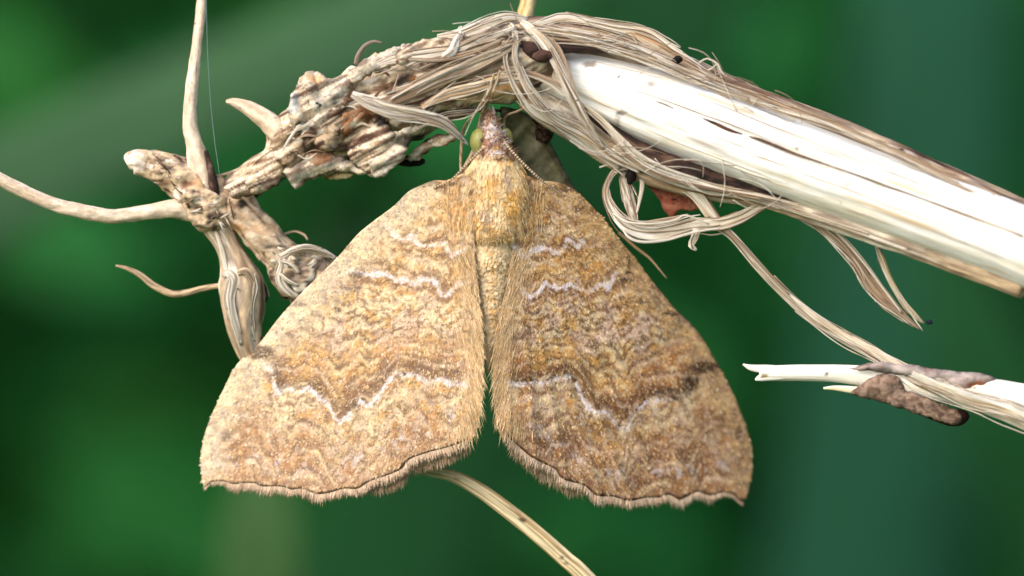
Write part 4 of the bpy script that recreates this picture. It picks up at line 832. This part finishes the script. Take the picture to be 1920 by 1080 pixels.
# ------------------------------------------------------------------ other things near the moth
st2 = lambda sd: pal([lin(150, 128, 84), lin(206, 182, 130), lin(226, 208, 160)], 1, sd, (2.0, 0.006))
o = tube('dry_plant_shoot', [(978, 60, 80, 15), (984, 30, 84, 16), (990, 5, 88, 15), (996, -30, 92, 15), (1010, -160, 110, 14), (1040, -420, 160, 9), (1060, -640, 220, 3)], st2(170), M['root'], None, seg=16, step=5, amp=0.08)
tag(o, 'short yellowish dry shoot rising from behind the top of the bent stalk', 'shoot')
o = tube('dry_grass_blade', [(760, 868, 130, 6.6), (800, 882, 104, 8.2), (850, 893, 90, 9.8), (900, 920, 80, 11.5), (950, 956, 72, 12.3), (1010, 1004, 64, 13.1), (1060, 1048, 60, 13.1), (1110, 1095, 56, 13.9), (1300, 1300, 60, 16.4), (1700, 2200, 200, 21.3), (2000, 6000, 400, 32.8), (2100, 12560, 600, 41.0)],
         pal([lin(170, 140, 90), lin(232, 210, 164), lin(240, 226, 190), lin(150, 122, 80), lin(200, 172, 120)], 1, 171, (7, 0.003), stains=[(980, 975, 6, 4, w_dk, .9), (1053, 1045, 4, 4, w_blk, .9), (1062, 1056, 5, 4, w_dk, .6), (856, 898, 5, 3, w_dk, .6)]), M['fibre'], None, seg=36, flat=0.35, step=6, amp=0.10, ridges=11, ridge_amp=0.2, nscale=(2, .006), seed=31)
tag(o, 'dry straw coloured grass blade curving out from under the left wing', 'grass blade')
# olive withered leaf behind the head
olive = pal([lin(120, 116, 84), lin(96, 92, 64), lin(138, 134, 104), lin(84, 72, 50)], 1, 172, None)
ol_c = lambda v, th, s, r: mix(mix(lin(112, 112, 82) + np.zeros((len(v), 3)), lin(142, 138, 112), sstep(.4, .6, fbm(np.c_[(v[:, 0] + v[:, 1]) / 16.0, (v[:, 0] - v[:, 1]) / 90.0], 173, 3))), lin(76, 60, 44), sstep(5, 1, polyd([(985, 240), (1018, 268), (1040, 300), (1066, 350)], v[:, :2])) * .7)
o = patch('withered_leaf', np.array([(938, 200), (968, 206), (1000, 224), (1028, 262), (1052, 306), (1075, 350), (1110, 400), (1060, 420), (1000, 380), (970, 330), (945, 290)], float), lambda p: 62 + 0.25 * (p[:, 1] - 200), ol_c, M['deadleaf'], None, bulge=18, crumple=5, cscale=40, step=5, thick=3, seed=41)
tag(o, 'dull olive withered leaf hanging behind the head and right shoulder of the moth', 'leaf')
rl_c = lambda v, th, s, r: mix(mix(lin(150, 82, 66) + np.zeros((len(v), 3)), lin(186, 122, 98), sstep(.4, .62, fbm(v / 9.0, 174, 3))), lin(60, 30, 26), np.maximum(sstep(1.4, .6, ((v[:, 0] - 1265) / 5) ** 2 + ((v[:, 1] - 374) / 4) ** 2), sstep(.66, .74, fbm(v / 5.0, 175, 2)) * .6))
o = patch('red_leaf_scrap', np.array([(1200, 322), (1240, 330), (1280, 350), (1306, 374), (1312, 390), (1296, 396), (1276, 394), (1262, 408), (1248, 398), (1236, 374), (1216, 350)], float), 40, rl_c, M['deadleaf'], None, bulge=3, crumple=4, cscale=60, step=4, thick=2.5, seed=42, fray=2)
tag(o, 'small reddish brown dead leaf scrap with dark speck behind the curled fibre', 'leaf')
o = patch('dark_crumb', np.array([(998, 222), (1030, 224), (1042, 234), (1034, 246), (1030, 262), (1016, 268), (1006, 256), (1004, 240)], float), 70, pal([w_blk, w_dk, w_blk], 9, 176), M['crumb'], None, bulge=14, crumple=10, cscale=9, step=3, thick=8, seed=43, fray=4)
tag(o, 'ragged black crumb of rotten plant matter hanging under the stalk', 'debris')
o = tube('silk_thread', [(386, -120, 40, .5), (388, 60, 40, .5), (394, 180, 40, .5), (402, 260, 42, .6), (412, 330, 46, .6)], lambda v, th, s, r: lin(150, 175, 180) + np.zeros((len(v), 3)), M['silk'], None, seg=6, step=10)
tag(o, 'single fine pale spider silk thread beside the upright rootlet', 'silk thread')

straw = thing('broken_straw', 'snapped white straw with splintered end and brown bark clinging to it', 'straw', (1650, 720, 0))
tube('shaft', [(1424, 700, -2, 14), (1500, 699, -4, 15), (1580, 701, -8, 17), (1680, 712, -14, 24), (1780, 728, -22, 28), (1920, 750, -34, 30), (2200, 800, -60, 32), (3000, 1300, -100, 34), (3300, 4000, 0, 40), (3400, 12560, 100, 44)], pal([w_white, w_white, w_cream, w_white], 1, 180, (1.2, .004), [(1432, 705, 5, 4, lin(140, 120, 60), .9)]), M['wood'], straw, seg=28, step=6, amp=0.05, ridges=5, ridge_amp=.04, flat=0.8, seed=51)
tube('splinter', [(1393, 683, -2, 1.5), (1410, 690, -4, 6), (1440, 692, -6, 8), (1480, 694, -10, 6)], pal([w_white, w_cream], 1, 181, (1, .01)), M['wood'], straw, seg=10, step=3, flat=0.5, amp=.15)
tube('splinter', [(1416, 712, -6, 2), (1430, 708, -8, 7), (1470, 706, -10, 6)], pal([w_white, w_cream], 1, 182, (1, .01)), M['wood'], straw, seg=10, step=3, flat=0.5, amp=.15)
tube('splinter', [(1544, 728, -10, 2), (1570, 728, -14, 5), (1620, 734, -20, 8), (1680, 740, -24, 6)], pal([w_white, w_cream, lin(226, 210, 150)], 1, 183, (1, .01)), M['wood'], straw, seg=10, step=3, flat=0.6, amp=.15)
bb = pal([lin(92, 72, 62), lin(160, 136, 120), lin(128, 104, 90), lin(86, 66, 56), lin(150, 126, 110)], 12, 184)
patch('bark_flake', np.array([(1594, 738), (1612, 724), (1632, 710), (1660, 702), (1684, 710), (1700, 732), (1736, 746), (1772, 760), (1800, 774), (1804, 786), (1792, 796), (1766, 790), (1728, 778), (1690, 766), (1650, 752), (1618, 746)], float), -36, bb, M['bark'], straw, bulge=10, crumple=7, cscale=60, step=3, thick=3, seed=52, fray=3)
tube('bark_roll', [(1700, 752, -24, 14), (1750, 772, -22, 16), (1786, 782, -20, 17), (1806, 780, -18, 14), (1815, 776, -16, 6)], pal([lin(40, 18, 18), lin(60, 30, 28)], 12, 185), M['bark'], straw, seg=20, step=4, amp=.12)
patch('bark_flake', np.array([(1590, 692), (1640, 680), (1700, 684), (1780, 696), (1856, 704), (1862, 716), (1846, 728), (1820, 734), (1770, 722), (1700, 706), (1640, 696)], float), -34, pal([lin(150, 134, 132), lin(176, 164, 160), lin(132, 112, 106)], 30, 186, None, [(1832, 722, 18, 7, lin(140, 76, 36), .9)]), M['bark'], straw, bulge=14, crumple=5, cscale=30, step=4, thick=3, seed=53, fray=2)

# ------------------------------------------------------------------ blurred green blades behind
def blade(name, pts, cc, sd, label):
    o = tube(name, pts, pal([np.array(cc) * .85, np.array(cc), np.array(cc) * 1.15], 1, sd, (1.5, .0005)), M['leaf'], None, seg=14, flat=0.12, step=60, ridges=4, ridge_amp=.15)
    return tag(o, label, 'grass blade')
blade('grass_blade', [(-2600, 12800, 5200, 90), (-2300, 3000, 4900, 110), (-1200, 900, 4700, 110), (-400, 510, 4700, 105), (0, 350, 4700, 95), (300, 215, 4700, 85), (600, 90, 4700, 85), (900, -30, 4800, 80), (1400, -180, 5000, 50), (1800, -220, 5200, 8)], (0.07, 0.17, 0.08), 190, 'broad blurred pale green grass blade slanting behind the upright rootlet')
blade('grass_blade', [(470, 12800, 4600, 90), (478, 4000, 4200, 84), (484, 1600, 3900, 80), (488, 1080, 3800, 74), (492, 960, 3800, 62), (500, 850, 3820, 30), (506, 780, 3840, 4)], (0.07, 0.17, 0.055), 191, 'upright blurred light green blade tip below the left wing')

blade('broad_grass_blade', [(1300, 12800, 12000, 160), (1500, 3000, 11000, 190), (1680, 700, 10500, 170), (1740, 250, 10400, 150), (1760, -50, 10400, 130), (1760, -400, 10500, 60), (1750, -600, 10500, 6)], (0.02, 0.11, 0.06), 192, 'wide blurred bluish green blade rising behind the white right end of the stalk')
blade('broad_grass_blade', [(2600, 12800, 9600, 130), (2300, 2600, 9000, 140), (2050, 1200, 8600, 130), (1880, 760, 8400, 110), (1790, 520, 8400, 70), (1740, 380, 8400, 8)], (0.014, 0.09, 0.028), 193, 'blurred bluish green blade tip behind the broken straw')
blade('broad_grass_blade', [(-200, 12800, 15000, 150), (400, 3000, 13500, 170), (900, 700, 12800, 160), (1150, 200, 12600, 150), (1330, -80, 12600, 120), (1500, -420, 12600, 8)], (0.013, 0.085, 0.028), 194, 'wide blurred green blade showing above the bend of the stalk')
